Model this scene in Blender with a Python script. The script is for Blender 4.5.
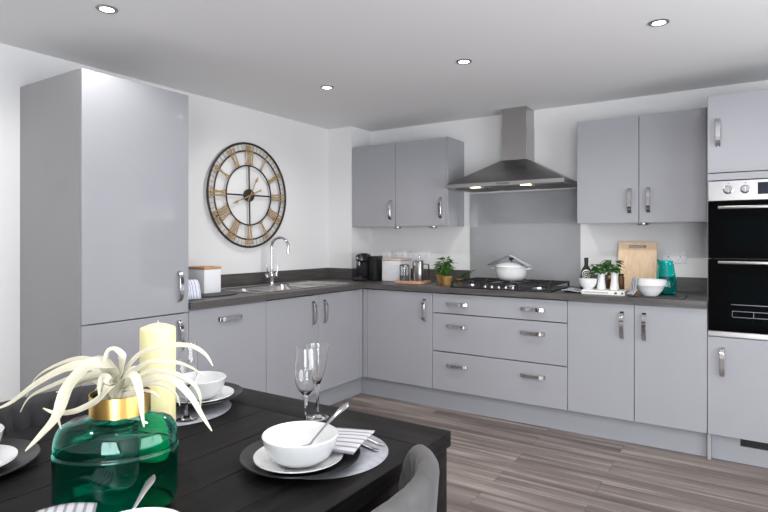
import bpy, bmesh, math, random
from mathutils import Vector, Matrix, noise
random.seed(7)
for o in list(bpy.data.objects): bpy.data.objects.remove(o)
SC = bpy.context.scene
COL = SC.collection
PI = math.pi

# ------------------------------------------------------------------ camera
CX, CY, CZ, YAW, FPX, Y0 = 3.24, -4.308, 1.268, 0.58, 555.55, 240.2
cam = bpy.data.cameras.new('camera'); camo = bpy.data.objects.new('camera', cam); COL.objects.link(camo)
camo.location = (CX, CY, CZ); camo.rotation_euler = (PI/2, 0, YAW)
cam.sensor_width = 36; cam.lens = FPX*36/768; cam.clip_start = 0.05
cam.shift_y = -(256-Y0)/768
SC.camera = camo

# ------------------------------------------------------------------ world, light, exposure
w = bpy.data.worlds.new('world'); SC.world = w; w.use_nodes = True
w.node_tree.nodes['Background'].inputs[0].default_value = (.80, .88, 1, 1)
w.node_tree.nodes['Background'].inputs[1].default_value = .6
SC.view_settings.view_transform = 'Standard'; SC.view_settings.look = 'None'
SC.view_settings.exposure = 0.2; SC.view_settings.gamma = 1; SC.view_settings.use_curve_mapping = False
def area(name, loc, rot, sx, sy, power, color=(1, 1, 1)):
    l = bpy.data.lights.new(name, 'AREA'); l.shape = 'RECTANGLE'; l.size = sx; l.size_y = sy
    l.energy = power; l.color = color
    o = bpy.data.objects.new(name, l); COL.objects.link(o); o.location = loc; o.rotation_euler = rot
    return o
# daylight entering by the window in the right wall plus added fill at unseen doors behind the camera
area('daylight_right', (5.38, -2.9, 1.10), (0, PI/2+.45, 0), 1.7, 2.5, 84, (.97, .98, 1))
area('fill_front', (4.35, -6.42, 1.0), (PI/2+.35, 0, .25), 1.5, 1.9, 105, (.95, .97, 1))  # added frontal fill, tilted up to brighten the ceiling
H = 2.29

# ------------------------------------------------------------------ materials
def new_mat(name):
    m = bpy.data.materials.new(name); m.use_nodes = True
    return m, m.node_tree, m.node_tree.nodes['Principled BSDF']
def pm(name, col, rough=.5, metal=0, trans=0, ior=1.45, coat=0, bump=0, bscale=200, var=0, vscale=6, emit=None, es=0, sss=0):
    m, nt, b = new_mat(name)
    c = tuple(col)+(1,)
    b.inputs['Base Color'].default_value = c
    b.inputs['Roughness'].default_value = rough
    b.inputs['Metallic'].default_value = metal
    b.inputs['Transmission Weight'].default_value = trans
    b.inputs['IOR'].default_value = ior
    b.inputs['Coat Weight'].default_value = coat
    b.inputs['Coat Roughness'].default_value = .04
    if sss:
        b.inputs['Subsurface Weight'].default_value = sss
        b.inputs['Subsurface Radius'].default_value = (.02, .015, .008)
    if emit:
        b.inputs['Emission Color'].default_value = tuple(emit)+(1,); b.inputs['Emission Strength'].default_value = es
    tc = None
    if bump or var:
        tc = nt.nodes.new('ShaderNodeTexCoord')
    if var:
        n = nt.nodes.new('ShaderNodeTexNoise'); n.inputs['Scale'].default_value = vscale; n.inputs['Detail'].default_value = 5
        nt.links.new(tc.outputs['Object'], n.inputs['Vector'])
        mx = nt.nodes.new('ShaderNodeMix'); mx.data_type = 'RGBA'
        mx.inputs[6].default_value = tuple(x*(1-var) for x in col)+(1,); mx.inputs[7].default_value = tuple(min(1, x*(1+var)) for x in col)+(1,)
        nt.links.new(n.outputs['Fac'], mx.inputs[0]); nt.links.new(mx.outputs[2], b.inputs['Base Color'])
    if bump:
        n = nt.nodes.new('ShaderNodeTexNoise'); n.inputs['Scale'].default_value = bscale; n.inputs['Detail'].default_value = 3
        nt.links.new(tc.outputs['Object'], n.inputs['Vector'])
        bp = nt.nodes.new('ShaderNodeBump'); bp.inputs['Strength'].default_value = bump; bp.inputs['Distance'].default_value = .002
        nt.links.new(n.outputs['Fac'], bp.inputs['Height']); nt.links.new(bp.outputs['Normal'], b.inputs['Normal'])
    return m
def grain(name, c1, c2, rough, stretch=(1, 14, 14), scale=6, bump=.15, coat=0, spec=.5):
    """streaky laminate or timber: noise stretched along one axis"""
    m, nt, b = new_mat(name); N = nt.nodes; L = nt.links
    tc = N.new('ShaderNodeTexCoord'); mp = N.new('ShaderNodeMapping'); mp.inputs['Scale'].default_value = stretch
    n = N.new('ShaderNodeTexNoise'); n.inputs['Scale'].default_value = scale; n.inputs['Detail'].default_value = 7; n.inputs['Roughness'].default_value = .65
    L.new(tc.outputs['Object'], mp.inputs[0]); L.new(mp.outputs[0], n.inputs['Vector'])
    cr = N.new('ShaderNodeValToRGB'); cr.color_ramp.elements[0].position = .35; cr.color_ramp.elements[1].position = .68
    cr.color_ramp.elements[0].color = tuple(c1)+(1,); cr.color_ramp.elements[1].color = tuple(c2)+(1,)
    L.new(n.outputs['Fac'], cr.inputs[0]); L.new(cr.outputs[0], b.inputs['Base Color'])
    b.inputs['Roughness'].default_value = rough; b.inputs['Coat Weight'].default_value = coat
    b.inputs['Specular IOR Level'].default_value = spec
    bp = N.new('ShaderNodeBump'); bp.inputs['Strength'].default_value = bump; bp.inputs['Distance'].default_value = .001
    L.new(n.outputs['Fac'], bp.inputs['Height']); L.new(bp.outputs['Normal'], b.inputs['Normal'])
    return m
def floor_mat():
    m, nt, b = new_mat('grey_oak_plank_floor'); N = nt.nodes; L = nt.links
    tc = N.new('ShaderNodeTexCoord')
    br = N.new('ShaderNodeTexBrick'); br.offset = .37; br.inputs['Scale'].default_value = 1
    br.inputs['Brick Width'].default_value = 1.3; br.inputs['Row Height'].default_value = .155
    br.inputs['Mortar Size'].default_value = .0012; br.inputs['Mortar Smooth'].default_value = .3; br.inputs['Bias'].default_value = 0
    br.inputs['Color1'].default_value = (.0, .0, .0, 1); br.inputs['Color2'].default_value = (1, 1, 1, 1); br.inputs['Mortar'].default_value = (.3, .3, .3, 1)
    L.new(tc.outputs['Object'], br.inputs['Vector'])
    mp = N.new('ShaderNodeMapping'); mp.inputs['Scale'].default_value = (.55, 11, 1)
    va = N.new('ShaderNodeVectorMath'); va.operation = 'MULTIPLY_ADD'; va.inputs[1].default_value = (3, 9, 0)
    L.new(br.outputs['Color'], va.inputs[0]); L.new(tc.outputs['Object'], va.inputs[2])
    L.new(va.outputs[0], mp.inputs[0])
    n = N.new('ShaderNodeTexNoise'); n.inputs['Scale'].default_value = 1.6; n.inputs['Detail'].default_value = 6; n.inputs['Distortion'].default_value = .4
    L.new(mp.outputs[0], n.inputs['Vector'])
    cr = N.new('ShaderNodeValToRGB'); e = cr.color_ramp.elements
    e[0].position = .3; e[0].color = (.100, .080, .070, 1); e[1].position = .72; e[1].color = (.37, .325, .295, 1)
    k = cr.color_ramp.elements.new(.5); k.color = (.185, .153, .137, 1)
    L.new(n.outputs['Fac'], cr.inputs[0])
    hs = N.new('ShaderNodeMix'); hs.data_type = 'RGBA'; hs.blend_type = 'MULTIPLY'; hs.inputs[0].default_value = 1
    mr = N.new('ShaderNodeMapRange'); mr.inputs['To Min'].default_value = .78; mr.inputs['To Max'].default_value = 1.2
    L.new(br.outputs['Color'], mr.inputs['Value']); L.new(cr.outputs[0], hs.inputs[6]); L.new(mr.outputs[0], hs.inputs[7])
    mm = N.new('ShaderNodeMix'); mm.data_type = 'RGBA'; mm.inputs[7].default_value = (.07, .06, .055, 1)
    L.new(br.outputs['Fac'], mm.inputs[0]); L.new(hs.outputs[2], mm.inputs[6]); L.new(mm.outputs[2], b.inputs['Base Color'])
    b.inputs['Roughness'].default_value = .42
    return m
def stripes(name, base, stripe, scale, width=.25, axis='X', rough=.85, coord='UV'):
    m, nt, b = new_mat(name); N = nt.nodes; L = nt.links
    tc = N.new('ShaderNodeTexCoord'); sp = N.new('ShaderNodeSeparateXYZ'); L.new(tc.outputs[coord], sp.inputs[0])
    mu = N.new('ShaderNodeMath'); mu.operation = 'MULTIPLY'; mu.inputs[1].default_value = scale; L.new(sp.outputs[axis], mu.inputs[0])
    fr = N.new('ShaderNodeMath'); fr.operation = 'FRACT'; L.new(mu.outputs[0], fr.inputs[0])
    lt = N.new('ShaderNodeMath'); lt.operation = 'LESS_THAN'; lt.inputs[1].default_value = width; L.new(fr.outputs[0], lt.inputs[0])
    mx = N.new('ShaderNodeMix'); mx.data_type = 'RGBA'; mx.inputs[6].default_value = tuple(base)+(1,); mx.inputs[7].default_value = tuple(stripe)+(1,)
    L.new(lt.outputs[0], mx.inputs[0]); L.new(mx.outputs[2], b.inputs['Base Color']); b.inputs['Roughness'].default_value = rough
    return m
M = {}
M['wall'] = pm('white_wall_paint', (.75, .75, .755), .75, bump=.05, bscale=300)
M['ceiling'] = pm('white_ceiling_paint', (.79, .79, .80), .85, bump=.03, bscale=300)
M['floor'] = floor_mat()
M['gloss'] = pm('gloss_grey_door', (.315, .320, .345), .07, coat=.2)
M['carcass'] = pm('matt_grey_panel', (.31, .31, .32), .3)
M['plinth'] = pm('grey_plinth', (.30, .31, .335), .3, bump=.02)
M['worktop'] = grain('dark_grey_wood_laminate', (.040, .036, .034), (.095, .085, .080), .38, (1, 1, 1), 9, .1)
M['worktop_x'] = grain('dark_grey_wood_laminate_x', (.050, .046, .045), (.105, .098, .096), .40, (1, 16, 16), 5, .08)
M['worktop_y'] = grain('dark_grey_wood_laminate_y', (.045, .041, .040), (.100, .092, .089), .40, (16, 1, 16), 5, .08)
M['chrome'] = pm('chrome', (.62, .62, .64), .10, 1)
M['steel'] = pm('brushed_steel', (.44, .43, .43), .28, 1, bump=.04, bscale=500)
M['steel_dark'] = pm('dark_brushed_steel', (.25, .245, .24), .33, 1, bump=.04, bscale=500)
M['steel_sink'] = pm('satin_steel', (.62, .61, .60), .25, 1)
M['splash'] = pm('grey_glass_splashback', (.31, .32, .335), .12, coat=.5)
M['blackglass'] = pm('black_oven_glass', (.0012, .0013, .0016), .06)
M['windowglass'] = pm('tinted_window_glass', (.0012, .0022, .0026), .05)
for k in ('blackglass', 'windowglass'): M[k].node_tree.nodes['Principled BSDF'].inputs['Specular IOR Level'].default_value = .05
M['black'] = pm('black_enamel', (.010, .010, .011), .35)
M['iron'] = pm('black_cast_iron', (.014, .014, .015), .5, bump=.2, bscale=400)
M['blackplastic'] = pm('black_gloss_plastic', (.012, .012, .014), .2)
M['ceramic'] = pm('white_ceramic', (.69, .70, .71), .16, coat=.4)
M['whitepot'] = pm('white_enamel', (.70, .71, .72), .2, coat=.3)
M['whiteplastic'] = pm('white_plastic', (.77, .78, .81), .4)
M['charger'] = pm('black_charger_glaze', (.010, .010, .011), .35)
M['placemat'] = pm('silver_grey_placemat', (.31, .32, .36), .45, metal=.3, var=.35, vscale=60)
M['clear'] = pm('clear_glass', (1, 1, 1), .0, trans=1, ior=1.45)
M['green'] = pm('emerald_glass', (.012, .66, .50), .0, trans=1, ior=1.45)
M['teal'] = pm('teal_glass', (.05, .86, .82), .0, trans=1, ior=1.4)
M['gold'] = pm('brushed_gold', (.78, .50, .16), .26, 1, bump=.03, bscale=400)
M['clockgold'] = pm('aged_gold_metal', (.50, .34, .15), .45, .6, var=.2, vscale=30)
M['clockblack'] = pm('black_metal', (.018, .017, .017), .5)
M['wax'] = pm('cream_candle_wax', (.84, .77, .42), .45, sss=.15)
M['leafwhite'] = pm('cream_white_leaf', (.54, .52, .41), .5, sss=.1, var=.06, vscale=40)
M['velvet_grey'] = pm('grey_velvet', (.080, .078, .080), .75, bump=.1, bscale=120, var=.5, vscale=14)
M['velvet_dark'] = pm('dark_velvet', (.030, .030, .033), .8, bump=.1, bscale=120, var=.35, vscale=14)  # darker base colour than the other chair's velvet
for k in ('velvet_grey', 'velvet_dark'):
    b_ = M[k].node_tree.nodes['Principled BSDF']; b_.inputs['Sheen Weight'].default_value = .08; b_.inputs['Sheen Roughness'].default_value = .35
M['table'] = grain('black_stained_wood', (.007, .0065, .007), (.016, .0148, .0148), .42, (14, 1, 14), 5, .35, spec=.05)
M['table_x'] = grain('black_stained_wood_x', (.007, .0065, .007), (.016, .0148, .0148), .42, (1, 14, 14), 5, .35, spec=.05)
M['board'] = grain('pale_beech_wood', (.76, .52, .33), (.90, .68, .47), .5, (14, 14, 1.2), 4, .05)
M['lidwood'] = grain('bamboo_lid_wood', (.50, .24, .09), (.64, .36, .16), .5, (1, 10, 10), 6, .05)
M['lidpale'] = grain('pale_wood_lid', (.55, .42, .35), (.68, .54, .46), .5, (1, 10, 10), 6, .05)
M['traywood'] = grain('reddish_tray_wood', (.58, .32, .19), (.72, .46, .31), .5, (1, 10, 10), 6, .05)
M['napkin'] = stripes('napkin_stripes', (.50, .50, .53), (.23, .23, .26), 6.3, .34, 'Y')
M['bluestripe'] = stripes('blue_ticking_cloth', (.72, .74, .80), (.22, .28, .50), 7, .22)
M['greystripe'] = stripes('grey_check_cloth', (.52, .53, .56), (.10, .11, .14), 8, .4)
M['potcloth'] = stripes('pale_cloth_dark_border', (.50, .53, .58), (.06, .08, .14), 1, .09, 'Y')
M['leafgreen'] = pm('green_leaf', (.045, .15, .022), .5, var=.45, vscale=25)
M['leafdark'] = pm('dark_green_leaf', (.030, .105, .022), .5, var=.5, vscale=25)
M['terracotta'] = pm('tan_pot', (.36, .21, .07), .7, var=.2, vscale=30)
M['soil'] = pm('soil', (.02, .013, .009), .9)
M['slate'] = pm('slate', (.045, .047, .052), .5, bump=.15, bscale=80)
M['bottle'] = pm('dark_green_bottle_glass', (.012, .018, .008), .08, coat=.3)
M['paper'] = pm('white_paper', (.78, .77, .74), .6)
M['pages'] = stripes('paper_pages', (.70, .68, .64), (.40, .38, .36), 900, .3, 'Z', coord='Object')
M['ink'] = pm('dark_print', (.02, .02, .025), .6)
M['brownwax'] = pm('brown_jar', (.14, .055, .02), .35)
M['rubber'] = pm('rubber', (.02, .02, .02), .7)
M['lamp'] = pm('lamp_glow', (1, 1, 1), .4, emit=(1, .97, .92), es=9)
M['hoodlamp'] = pm('warm_lamp_glow', (1, .8, .5), .4, emit=(1, .80, .50), es=6)
M['display'] = pm('oven_display', (.006, .010, .020), .1)
M['red'] = pm('red_plastic', (.3, .02, .02), .4)
M['screenmark'] = pm('grey_print', (.20, .20, .22), .5)
M['wire'] = pm('oven_rack_wire', (.14, .14, .15), .3, 1)

# ------------------------------------------------------------------ mesh builder
class MB:
    """collects shapes in world coordinates (through an optional frame) and links them as one mesh"""
    def __init__(s, frame=None): s.bm = bmesh.new(); s.fr = frame; s.uv = None
    def v(s, co):
        co = s.fr(*co) if s.fr else co
        return s.bm.verts.new(co)
    def box(s, x0, x1, y0, y1, z0, z1, bev=0, seg=2):
        V = [s.v((x, y, z)) for x in (x0, x1) for y in (y0, y1) for z in (z0, z1)]
        F = [s.bm.faces.new([V[i] for i in q]) for q in ((0, 1, 3, 2), (4, 6, 7, 5), (0, 4, 5, 1), (2, 3, 7, 6), (0, 2, 6, 4), (1, 5, 7, 3))]
        if bev:
            E = set(e for f in F for e in f.edges)
            bmesh.ops.bevel(s.bm, geom=list(E), offset=bev, segments=seg, profile=.5, affect='EDGES')
        return s
    def rings(s, rings, cap0=True, cap1=True, closed=True, loop=False):
        R = [[s.v(p) for p in r] for r in rings]
        n = len(R[0])
        pairs = list(zip(R, R[1:])) + ([(R[-1], R[0])] if loop else [])
        for A, B in pairs:
            for i in range(n if closed else n-1):
                j = (i+1) % n
                s.bm.faces.new((A[i], A[j], B[j], B[i]))
        if cap0 and closed and not loop: s.bm.faces.new(R[0][::-1])
        if cap1 and closed and not loop: s.bm.faces.new(R[-1])
        return s
    def lathe(s, prof, c=(0, 0, 0), n=32, axis='z', sx=1, sy=1, rot=0, cap0=True, cap1=True, loop=False):
        rs = []
        for r, h in prof:
            ring = []
            for i in range(n):
                a = 2*PI*i/n
                u, v = r*sx*math.cos(a), r*sy*math.sin(a)
                u, v = u*math.cos(rot)-v*math.sin(rot), u*math.sin(rot)+v*math.cos(rot)
                p = {'z': (u, v, h), 'x': (h, u, v), 'y': (u, h, v)}[axis]
                ring.append((c[0]+p[0], c[1]+p[1], c[2]+p[2]))
            rs.append(ring)
        return s.rings(rs, cap0, cap1, loop=loop)
    def tube(s, pts, r, n=10, loop=False, rx=None):
        """round (or flat, with rx) section swept along points; r may be a list"""
        P = [Vector(p) for p in pts]; rs = []
        m = len(P); up = None
        for i, p in enumerate(P):
            a = P[(i-1) % m] if (loop or i) else p; b = P[(i+1) % m] if (loop or i < m-1) else p
            t = (b-a).normalized()
            if up is None:
                up = Vector((0, 0, 1)) if abs(t.z) < .9 else Vector((1, 0, 0))
            sd = t.cross(up)
            if sd.length < 1e-5: sd = t.cross(Vector((0, 1, 0)))
            sd.normalize(); nn = sd.cross(t).normalized(); up = nn
            rr = r[i] if isinstance(r, (list, tuple)) else r
            r2 = (rx[i] if isinstance(rx, (list, tuple)) else rx) if rx is not None else rr
            rs.append([tuple(p+sd*rr*math.cos(2*PI*k/n)+nn*r2*math.sin(2*PI*k/n)) for k in range(n)])
        return s.rings(rs, loop=loop)
    def strap(s, pts, side, wd, th, bev=True):
        """flat bar with rounded edges following points; side = direction of its width"""
        P = [Vector(p) for p in pts]; side = Vector(side).normalized(); rs = []
        for i, p in enumerate(P):
            a = P[max(0, i-1)]; b = P[min(len(P)-1, i+1)]
            t = (b-a).normalized(); nn = t.cross(side).normalized()
            w2 = (wd[i] if isinstance(wd, (list, tuple)) else wd)/2; h2 = th/2; c = min(w2, h2)*.5
            rs.append([tuple(p+side*x+nn*y) for x, y in ((w2, -h2+c), (w2, h2-c), (w2-c, h2), (-w2+c, h2), (-w2, h2-c), (-w2, -h2+c), (-w2+c, -h2), (w2-c, -h2))])
        return s.rings(rs)
    def prism(s, poly, z0, z1):
        return s.rings([[(x, y, z0) for x, y in poly], [(x, y, z1) for x, y in poly]])
    def build(s, name, mat, parent=None, loc=None, smooth=True, rot=0, ang=38):
        bm = s.bm
        bmesh.ops.recalc_face_normals(bm, faces=bm.faces)
        o0 = Vector(loc) if loc is not None else Vector((0, 0, 0))
        if parent is not None:
            o0 = Vector(parent.get('_o', (0, 0, 0)))
        for v in bm.verts: v.co -= o0
        if smooth:
            for f in bm.faces: f.smooth = True
            for e in bm.edges:
                if len(e.link_faces) == 2 and e.calc_face_angle(0) > math.radians(ang): e.smooth = False
        me = bpy.data.meshes.new(name); bm.to_mesh(me); bm.free()
        me.materials.append(mat)
        o = bpy.data.objects.new(name, me); COL.objects.link(o)
        if parent is not None: o.parent = parent; o['_o'] = tuple(o0)
        else: o.location = o0; o['_o'] = tuple(o0)
        return o
def thing(name, label, cat, loc=(0, 0, 0), group=None, rz=0):
    o = bpy.data.objects.new(name, None); COL.objects.link(o); o.empty_display_size = .05
    o.location = loc; o['label'] = label; o['category'] = cat; o['_o'] = tuple(loc)
    if rz: o.rotation_euler.z = rz
    if group: o['group'] = group
    return o
def tag(o, label, cat, group=None):
    o['label'] = label; o['category'] = cat
    if group: o['group'] = group
    return o
def struct(o): o['kind'] = 'structure'; return o
def copy_tree(o, parent=None):
    c = o.copy(); COL.objects.link(c)
    if parent is not None: c.parent = parent
    for ch in [q for q in bpy.data.objects if q.parent == o]: copy_tree(ch, c)
    return c
def at(px, py, t):
    """photo pixel at forward distance t, as a place in the room"""
    s_, c_ = math.sin(YAW), math.cos(YAW); r = (px-384)/FPX*t
    return Vector((CX-s_*t+c_*r, CY+c_*t+s_*r, CZ+(Y0-py)/FPX*t))
FA = lambda u, d, z: (d, u, z)       # left wall: u along y, d out of the wall
FB = lambda u, d, z: (u, -d, z)      # back wall: u along x
def catmull(P, n=6):
    P = [Vector(p) for p in P]; out = []
    for i in range(len(P)-1):
        p0 = P[max(0, i-1)]; p1 = P[i]; p2 = P[i+1]; p3 = P[min(len(P)-1, i+2)]
        for k in range(n):
            t = k/n
            out.append(.5*((2*p1)+(p2-p0)*t+(2*p0-5*p1+4*p2-p3)*t*t+(3*p1-p0-3*p2+p3)*t**3))
    out.append(P[-1]); return out

# ------------------------------------------------------------------ room shell
XR, YF = 5.3, -6.3
struct(MB().box(-.15, XR+.15, YF-.15, .15, -.1, 0).build('floor', M['floor']))
struct(MB().box(-.15, XR+.15, YF-.15, .15, H, H+.12).build('ceiling', M['ceiling']))
struct(MB().box(-.15, 0, YF-.15, .15, 0, H).build('wall_left', M['wall']))
struct(MB().box(0, XR, 0, .15, 0, H).build('wall_back', M['wall']))
b = MB(); b.box(XR, XR+.15, YF-.15, -4.2, 0, H); b.box(XR, XR+.15, -1.6, .15, 0, H); b.box(XR, XR+.15, -4.2, -1.6, 0, .3); b.box(XR, XR+.15, -4.2, -1.6, 2.2, H)
struct(b.build('wall_right', M['wall']))
b = MB(); b.box(0, 3.55, YF-.15, YF, 0, H); b.box(5.15, XR, YF-.15, YF, 0, H); b.box(3.55, 5.15, YF-.15, YF, 2.15, H)
struct(b.build('wall_front', M['wall']))
b = MB()
for y in (-4.2, -2.93, -1.66): b.box(XR+.04, XR+.09, y, y+.06, .3, 2.2)
for z in (.3, 2.14): b.box(XR+.04, XR+.09, -4.2, -1.6, z, z+.06)
struct(b.build('window_1', M['whiteplastic']))
b = MB()
for x in (3.55, 4.32, 5.09): b.box(x, x+.06, YF-.09, YF-.04, 0, 2.15)
for z in (0, 2.09): b.box(3.55, 5.15, YF-.09, YF-.04, z, z+.06)
struct(b.build('door_1', M['whiteplastic']))  # unseen opening, put here to let in frontal light
struct(MB().box(0, .267, -.30, 0, 0.0, H).build('trim_1', M['wall']))   # pipe boxing in the corner

# ------------------------------------------------------------------ kitchen units
XA = .611; YB = .609; TOPZ = .917; WTB = .879
def bow(mb, u, d, z, L, vertical, wd=.025):
    """bow handle on a front standing at depth d"""
    pts = []
    for k in range(15):
        a = -1+2*k/14
        h = .026*(1-abs(a)**6)+.004*(1-a*a) if abs(a) < .999 else 0
        p = a*L/2
        pts.append((u, d+h, z+p) if vertical else (u+p, d+h, z))
    fr = mb.fr; mb.fr = None
    side = Vector(fr(1, 0, 0)) if vertical else Vector((0, 0, 1))
    mb.strap([fr(*q) for q in pts], side, wd, .006)
    for e in (-1, 1):
        q = fr(*((u, d+.003, z+e*(L/2-.006)) if vertical else (u+e*(L/2-.006), d+.003, z)))
        ax = 'x' if fr is FA else 'y'
        mb.lathe([(.009, -.003), (.009, .002)], q, 12, ax)
    mb.fr = fr
def front(kind, parent, fr, u0, u1, z0, z1, d, handles, mat='gloss', t=.019, g=.0018):
    dr = MB(fr).box(u0+g, u1-g, d-t, d, z0+g, z1-g, .0012, 1).build(kind, M[mat], parent)
    for (hu, hz, vert, L) in handles:
        h = MB(fr); bow(h, hu, d, hz, L, vert); h.build('handle', M['chrome'], dr)
    return dr
def carcass(parent, fr, u0, u1, d0, d1, z0, z1, mat='carcass', name='carcass'):
    m = MB(fr); t = .018
    m.box(u0, u0+t, d0, d1, z0, z1); m.box(u1-t, u1, d0, d1, z0, z1); m.box(u0+t, u1-t, d0, d1, z0, z0+t); m.box(u0+t, u1-t, d0, d1, z1-t, z1)
    m.box(u0+t, u1-t, d0, d0+.008, z0+t, z1-t)
    return m.build(name, M[mat], parent)
# tall fridge housing on the left wall
A0, A1, A2, A3 = -2.897, -2.297, -1.697, -.66
t = thing('tall_cabinet', 'full-height gloss grey fridge cabinet on the left, reaching almost to the ceiling', 'cabinet', (.3, -2.6, 0))
carcass(t, FA, A0+.02, A1, .002, XA-.02, .15, 2.083)
MB(FA).box(A0, A0+.0195, .001, XA-.0195, 0, 2.083).build('side_panel', M['carcass'], t)
front('door', t, FA, A0-.0018, A1, .864, 2.083, XA, [(-2.363, 1.012, True, .168)])
front('door', t, FA, A0-.0018, A1, .152, .862, XA, [(-2.363, .74, True, .168)])
MB(FA).box(A0+.02, A1, XA-.07, XA-.052, .001, .149).build('plinth', M['plinth'], t)
# dishwasher cabinet
t = thing('base_cabinet', 'grey base cabinet with one horizontal bar handle, between tall cabinet and sink', 'cabinet', (.3, -2.0, .15), 'base cabinets')
carcass(t, FA, A1+.001, A2, .002, XA-.02, .15, .876)
front('door', t, FA, A1, A2, .152, .872, XA, [(-1.998, .797, False, .185)])
# sink cabinet (two doors)
t = thing('base_cabinet', 'grey two-door base cabinet directly beneath the sink', 'cabinet', (.3, -1.2, .15), 'base cabinets')
m = MB(FA); u0, u1 = A2+.001, -.62
m.box(u0, u0+.018, .002, XA-.02, .15, .876); m.box(u1-.018, u1, .002, XA-.02, .15, .70); m.box(u0+.018, u1-.018, .002, XA-.02, .15, .168)
m.build('carcass', M['carcass'], t)
front('door', t, FA, A2, -1.165, .152, .872, XA, [(-1.232, .74, True, .168)])
front('door', t, FA, -1.165, -.66, .152, .872, XA, [(-1.105, .74, True, .168)])
MB(FA).box(-.659, -.612, XA-.019, XA-.001, .152, .872, .001, 1).build('corner_post', M['gloss'], t)
# back wall: corner cabinet, drawers, two doors
S1, S2, S3, S4, S5, S6 = .655, 1.253, 2.252, 2.655, 3.044, 3.644
t = thing('base_cabinet', 'grey single-door corner base cabinet left of the drawers', 'cabinet', (.95, -.3, .15), 'base cabinets')
m = MB(FB); m.box(S2-.019, S2-.001, .002, YB-.02, .15, .876); m.box(.63, S2-.019, .002, YB-.02, .15, .168); m.box(.63, S2-.019, .002, .01, .168, .876)
m.build('carcass', M['carcass'], t)
MB(FB).box(XA, S1-.001, YB-.019, YB-.001, .152, .872, .001, 1).build('corner_post', M['gloss'], t)
front('door', t, FB, S1, S2, .152, .872, YB, [(1.186, .737, True, .168)])
t = thing('drawer_cabinet', 'wide grey three-drawer base cabinet under the gas hob', 'cabinet', (1.75, -.3, .15), 'base cabinets')
carcass(t, FB, S2, S3, .002, YB-.02, .15, .86)
for z0, z1, hz in ((.725, .872, .797), (.440, .722, .635), (.152, .437, .345)):
    front('drawer', t, FB, S2, S3, z0, z1, YB, [(1.455, hz, False, .17), (2.02, hz+.003, False, .17)])
t = thing('base_cabinet', 'grey two-door base cabinet between the drawers and the oven', 'cabinet', (2.65, -.3, .15), 'base cabinets')
carcass(t, FB, S3, S5-.001, .002, YB-.02, .15, .876)
front('door', t, FB, S3, S4, .152, .872, YB, [(2.586, .74, True, .168)])
front('door', t, FB, S4, S5, .152, .872, YB, [(2.712, .74, True, .168)])
# oven housing
t = thing('oven_cabinet', 'tall grey oven housing at the right with a door above and below the double oven', 'cabinet', (3.35, -.3, 0))
m = MB(FB)
m.box(S5, S5+.018, .002, YB-.02, 0, 2.10); m.box(S6-.018, S6, .002, YB-.02, 0, 2.10)
m.box(S5+.018, S6-.018, .002, .01, .15, 2.10); m.box(S5+.018, S6-.018, .01, YB-.02, .15, .168); m.box(S5+.018, S6-.018, .01, YB-.02, 2.082, 2.10)
m.box(S5+.018, S6-.018, .01, YB-.02, .705, .72); m.box(S5+.018, S6-.018, .01, YB-.02, 1.612, 1.627)
m.build('carcass', M['carcass'], t)
MB(FB).box(S5+.001, S5+.019, YB-.055, YB-.021, 0.004, .149).build('end_panel', M['gloss'], t)
front('door', t, FB, S5, S6, 1.652, 2.098, YB, [(3.097, 1.884, True, .16)])
MB(FB).box(S5+.0018, S6-.0018, YB-.019, YB, 1.610, 1.649, .001, 1).build('filler_strip', M['gloss'], t)
front('door', t, FB, S5, S6, .152, .716, YB, [(3.117, .574, True, .164)])
m = MB(FB); m.prism([(S5+.02, YB-.07), (S6, YB-.07), (S6, YB-.052), (S5+.02, YB-.052)], .001, .097); m.box(S5+.02, S5+.1595, YB-.07, YB-.052, .097, .149); m.build('plinth', M['plinth'], t)
m = MB(FB); m.box(S5+.16, S6, YB-.068, YB-.060, .098, .150)
for k in range(26): m.box(S5+.165+k*.018, S5+.176+k*.018, YB-.060, YB-.055, .100, .128)
m.build('vent_grille', M['black'], t)
# plinths
tag(MB(FA).box(A1+.001, -.539, XA-.07, XA-.052, .001, .148).build('plinth_board', M['plinth'], loc=(.55, -1.4, 0)), 'grey kickboard below the sink cabinets on the left', 'plinth', 'kickboards')
m = MB(FB); m.box(.5595, S5-.001, YB-.07, YB-.052, .001, .148); tag(m.build('plinth_board', M['plinth'], loc=(1.8, -.55, 0)), 'long grey kickboard under the hob and drawer cabinets', 'plinth', 'kickboards')

# wall units
def wall_unit(label, x0, x1, xs, z0, z1, d, handles, grp):
    t = thing('wall_cabinet', label, 'cabinet', ((x0+x1)/2, -d/2, z0), grp)
    m = MB(FB); m.box(x0, x0+.018, .0, d-.02, z0, z1); m.box(x1-.018, x1, .0, d-.0005, z0, z1); m.box(x0+.018, x1-.018, 0, d-.02, z0, z0+.018)
    m.box(x0+.018, x1-.018, 0, d-.02, z1-.018, z1); m.box(x0+.018, x1-.018, 0, .01, z0+.018, z1-.018)
    m.build('carcass', M['gloss'], t)
    xx = [x0]+xs+[x1-.018]
    for i in range(len(xx)-1):
        front('door', t, FB, xx[i], xx[i+1], z0, z1, d, [handles[i]])
    return t
wall_unit('grey two-door wall cabinet left of the extractor hood', .271, 1.23, [.731], 1.383, 2.099, .301, [(.684, 1.527, True, .165), (1.165, 1.53, True, .165)], 'wall cabinets')
wall_unit('grey two-door wall cabinet right of the extractor hood, beside the ovens', 2.235, 3.041, [2.635], 1.383, 2.099, .301, [(2.573+.006, 1.532, True, .165), (2.697-.004, 1.534, True, .165)], 'wall cabinets')
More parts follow.
